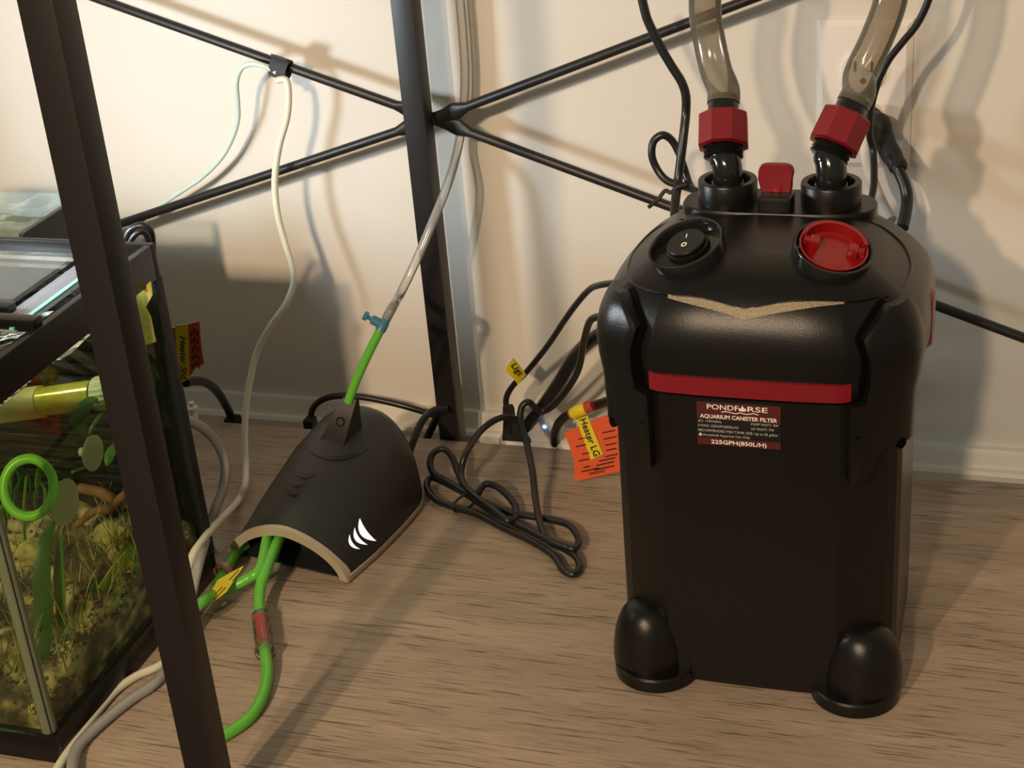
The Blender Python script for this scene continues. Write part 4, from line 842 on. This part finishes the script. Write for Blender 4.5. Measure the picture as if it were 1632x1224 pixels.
# leaves
def leaf(parent, name, pts, wpx, Y, mt, X=None, thick=0.0006):
    P = spline([at(px, py, x=X) if X is not None else at(px, py, y=Y) for px, py in pts], 5)
    side = RT*0.85+fwd*0.25; U, Lw, Mi = [], [], []
    n = len(P)
    for i, p in enumerate(P):
        t = i/(n-1); w = wpx/2600*0.5*max(0.05, math.sin(math.pi*min(1, max(0, t*0.94+0.03)))**0.55)
        U.append(p-side*w); Lw.append(p+side*w); Mi.append(p-fwd*0.0012)
    V = U+Mi+Lw+[q_+fwd*thick for q_ in U+Mi+Lw]; F = []
    for i in range(n-1):
        F += [(i, i+1, n+i+1, n+i), (n+i, n+i+1, 2*n+i+1, 2*n+i), (3*n+i, 4*n+i, 4*n+i+1, 3*n+i+1), (4*n+i, 5*n+i, 5*n+i+1, 4*n+i+1), (i, 3*n+i, 3*n+i+1, i+1), (2*n+i, 2*n+i+1, 5*n+i+1, 5*n+i)]
    return mk(name, V, F, mt, parent)
pla = thing('aquatic_plant', at(72, 1085, x=-0.615), 'broad dark green blade plant just inside the tank front corner', 'plant', 'aquarium plants')
leaf(pla, 'leaf', [(72, 1100), (68, 1040), (70, 980), (66, 920), (70, 870), (85, 830)], 36, None, M_leaf, X=-0.615)
leaf(pla, 'leaf', [(98, 1010), (96, 960), (94, 910), (95, 850)], 22, None, M_leaf2, X=-0.612)
leaf(pla, 'leaf', [(70, 1090), (90, 1040), (110, 1000), (118, 960)], 10, None, M_leaf2, X=-0.610)
plb = thing('aquatic_plant', at(150, 720, y=0.80), 'oval leaved stem plant floating beside the smaller suction cup', 'plant', 'aquarium plants')
leaf(plb, 'leaf', [(160, 625), (140, 640), (127, 660), (126, 678), (137, 697)], 34, None, M_leaf, X=-0.600)
leaf(plb, 'leaf', [(184, 705), (176, 722), (171, 742)], 22, None, M_leaf2, X=-0.604)
G().tube([at(115, 752, x=-0.606), at(133, 746, x=-0.605)], 0.0013, 8, 3).obj('stem', M_leaf2, plb)
G().tube([at(140, 700, x=-0.603), at(147, 682, x=-0.601), at(158, 665, x=-0.600), at(172, 648, x=-0.600)], 0.0014, 8, 4).obj('stem', M_leaf2, plb)
pld = thing('aquatic_plant', at(30, 860, y=0.84), 'feathery green plant behind the green ring in the aquarium', 'plant', 'aquarium plants')
for k in range(14):
    bx = random.uniform(5, 75); by = random.uniform(720, 800); leaf(pld, 'leaf', [(bx, by+55), (bx+random.uniform(-6, 6), by+25), (bx+random.uniform(-14, 14), by)], random.uniform(5, 10), 0.845, M_leaf2 if k % 2 else M_leaf)
G().tube([at(40, 880, y=0.848), at(38, 820, y=0.846), at(42, 760, y=0.846)], 0.0013, 8, 4).obj('stem', M_leaf2, pld)
g = G()
for k in range(120):
    bx = TX-0.012-random.random()**1.3*0.10; by = random.uniform(TY0+0.03, TY1-0.03); bz = hgt(bx, by)-0.002; L_ = random.uniform(0.018, 0.045)
    a1 = random.uniform(0, 6.283); ln = random.uniform(0.15, 0.8); p0 = Vector((bx, by, bz)); p2_ = p0+Vector((math.cos(a1)*ln*L_, math.sin(a1)*ln*L_, L_)); p2_.x = min(p2_.x, TX-0.008); p2_.y = min(max(p2_.y, TY0+0.008), TY1-0.02)
    pm = p0.lerp(p2_, 0.5)+Vector((0, 0, 0.004)); g.tube([p0, pm, p2_], [0.0006, 0.0005, 0.0002], 4, 3)
tag(g.obj('dry_grass', M_grass, ang=80), 'fine tan grass blades over the aquarium bed', 'grass', kind='stuff')
# driftwood, rocks and leaves on the bed
def drift(pts, rr_, lbl, mt):
    tag(G().tube(pts, rr_, 10, 5).obj('driftwood', mt, ang=70), lbl, 'driftwood', 'driftwood pieces')
drift([at(122, 838, y=0.85), at(150, 815, y=0.845), at(172, 812, y=0.84), at(190, 795, y=0.84), at(215, 775, y=0.84)], [0.0025, 0.003, 0.0032, 0.003, 0.002], 'thin orange-brown branch across the middle of the aquarium', M_driftwood)
drift([at(128, 778, y=0.86), at(160, 785, y=0.855), at(185, 798, y=0.85), at(215, 808, y=0.85)], [0.004, 0.0042, 0.004, 0.003], 'reddish branch meeting the suction cup level at the tank back', M_driftwood)
drift([at(128, 1010, x=-0.600), at(160, 985, x=-0.596), at(195, 958, x=-0.592), at(240, 925, x=-0.590)], [0.0015, 0.0028, 0.0034, 0.0036], 'grey stick lying on the bed along the tank side glass', M_drift2)
def rock(c_, r, sq, lbl, mt, nm='rock', grp='aquarium rocks', cat='rock'):
    bm = bmesh.new(); bmesh.ops.create_icosphere(bm, subdivisions=3, radius=1); bm.verts.index_update()
    ph = [random.uniform(0, 6) for _ in range(6)]
    V = []
    for v in bm.verts:
        d = v.co; k = 1+0.16*math.sin(4*d.x+ph[0])+0.14*math.sin(5*d.y+ph[1])+0.12*math.sin(6*d.z+ph[2])+0.06*math.sin(13*d.x+9*d.y+ph[3])+random.uniform(-.03, .03)
        V.append(Vector(c_)+Vector((d.x*sq[0], d.y*sq[1], d.z*sq[2]))*r*k)
    F = [[v.index for v in f.verts] for f in bm.faces]; bm.free()
    tag(mk(nm, V, F, mt, ang=50), lbl, cat, grp)
rock(at(183, 852, y=0.862), 0.013, (1.25, 1, 0.8), 'tan porous rock at the back near the front post', M_rock)
rock(at(50, 880, y=0.80), 0.009, (0.9, 1, 1.1), 'small pale rock behind the blade plant', M_rock)
rock(at(125, 870, y=0.87), 0.016, (1.2, 0.8, 1.2), 'dark brown rock below the big suction cup', mat('dark_brown_rock', (0.10, 0.045, 0.028), 0.8, vary=0.4, bump=0.8))
rock(at(212, 925, x=-0.602), 0.008, (1, 1, 0.8), 'pale tan rock beside the grey stick', M_rock)
rock(at(15, 1085, x=-0.66), 0.010, (1.3, 1, 0.6), 'flat sandy rock at the lower left of the tank', M_rock)
for pts, lbl in (([(157, 937), (180, 950), (215, 905), (200, 880), (178, 905)], 'yellowed leaf lying on the bed beside the tan grass'), ([(175, 915), (190, 925), (220, 890), (195, 872)], 'second yellowed leaf tucked behind the first one')):
    dl = tag(G().plate([at(x, y, x=-0.606 if 'second' not in lbl else -0.612) for x, y in pts], (-0.001, 0.0005, 0)).obj('fallen_leaf', M_dleaf, smooth=False), lbl, 'leaf', 'fallen leaves')
# yellow paper piece seen at the rear corner of the tank
yl_ = [(217, 470), (240, 448), (243, 470), (232, 490), (240, 505), (248, 545), (232, 550), (222, 520)]
tag(G().plate([at(x, y, y=TY1-0.020) for x, y in yl_], (0, 0.0008, 0)).obj('filter_sponge', mat('yellow_sponge', (0.62, 0.52, 0.14), 0.8, vary=0.3, vscale=200), smooth=False), 'torn yellow sponge piece at the rear corner inside the tank', 'sponge')
# strip lamp beyond the picture edge, plus an added lamp body for the wall light
lamp_t = thing('aquarium_lamp', (-0.84, 0.785, 0.2785), 'white strip lamp across the left of the aquarium rim', 'lamp')
G().box((-0.84, 0.785, 0.345), (0.060, 0.235, 0.010), bev=0.003).obj('housing', M_lampshell, lamp_t)
G().box((-0.84, 0.785, 0.334), (0.046, 0.19, 0.014), bev=0.004).obj('diffuser', M_lampglow, lamp_t)
for k in (-1, 1): G().box((-0.84, 0.785+k*0.110, 0.3105), (0.03, 0.006, 0.064), bev=0.001).obj('lamp_leg', M_lampshell, lamp_t)
ct = thing('added_wall_lamp', CLIP_AT, 'added unseen lamp standing in for water-reflected light on the wall', 'lamp')
G().rev([(0.0001, -0.040), (0.016, -0.040), (0.020, -0.030), (0.030, 0.004), (0.029, 0.004), (0.018, -0.028), (0.0001, -0.028)], CLIP_AT, CLIP_TO, 28).obj('lamp_shade', M_lampshell, ct)
G().tube([CLIP_AT-CLIP_TO*0.038, CLIP_AT-CLIP_TO*0.07+Vector((0, 0, -0.01)), Vector((-0.79, TY0+0.0, 0.33)), Vector((-0.79, TY0+0.003, 0.279))], 0.004, 10, 6).obj('gooseneck', M_lampshell, ct)
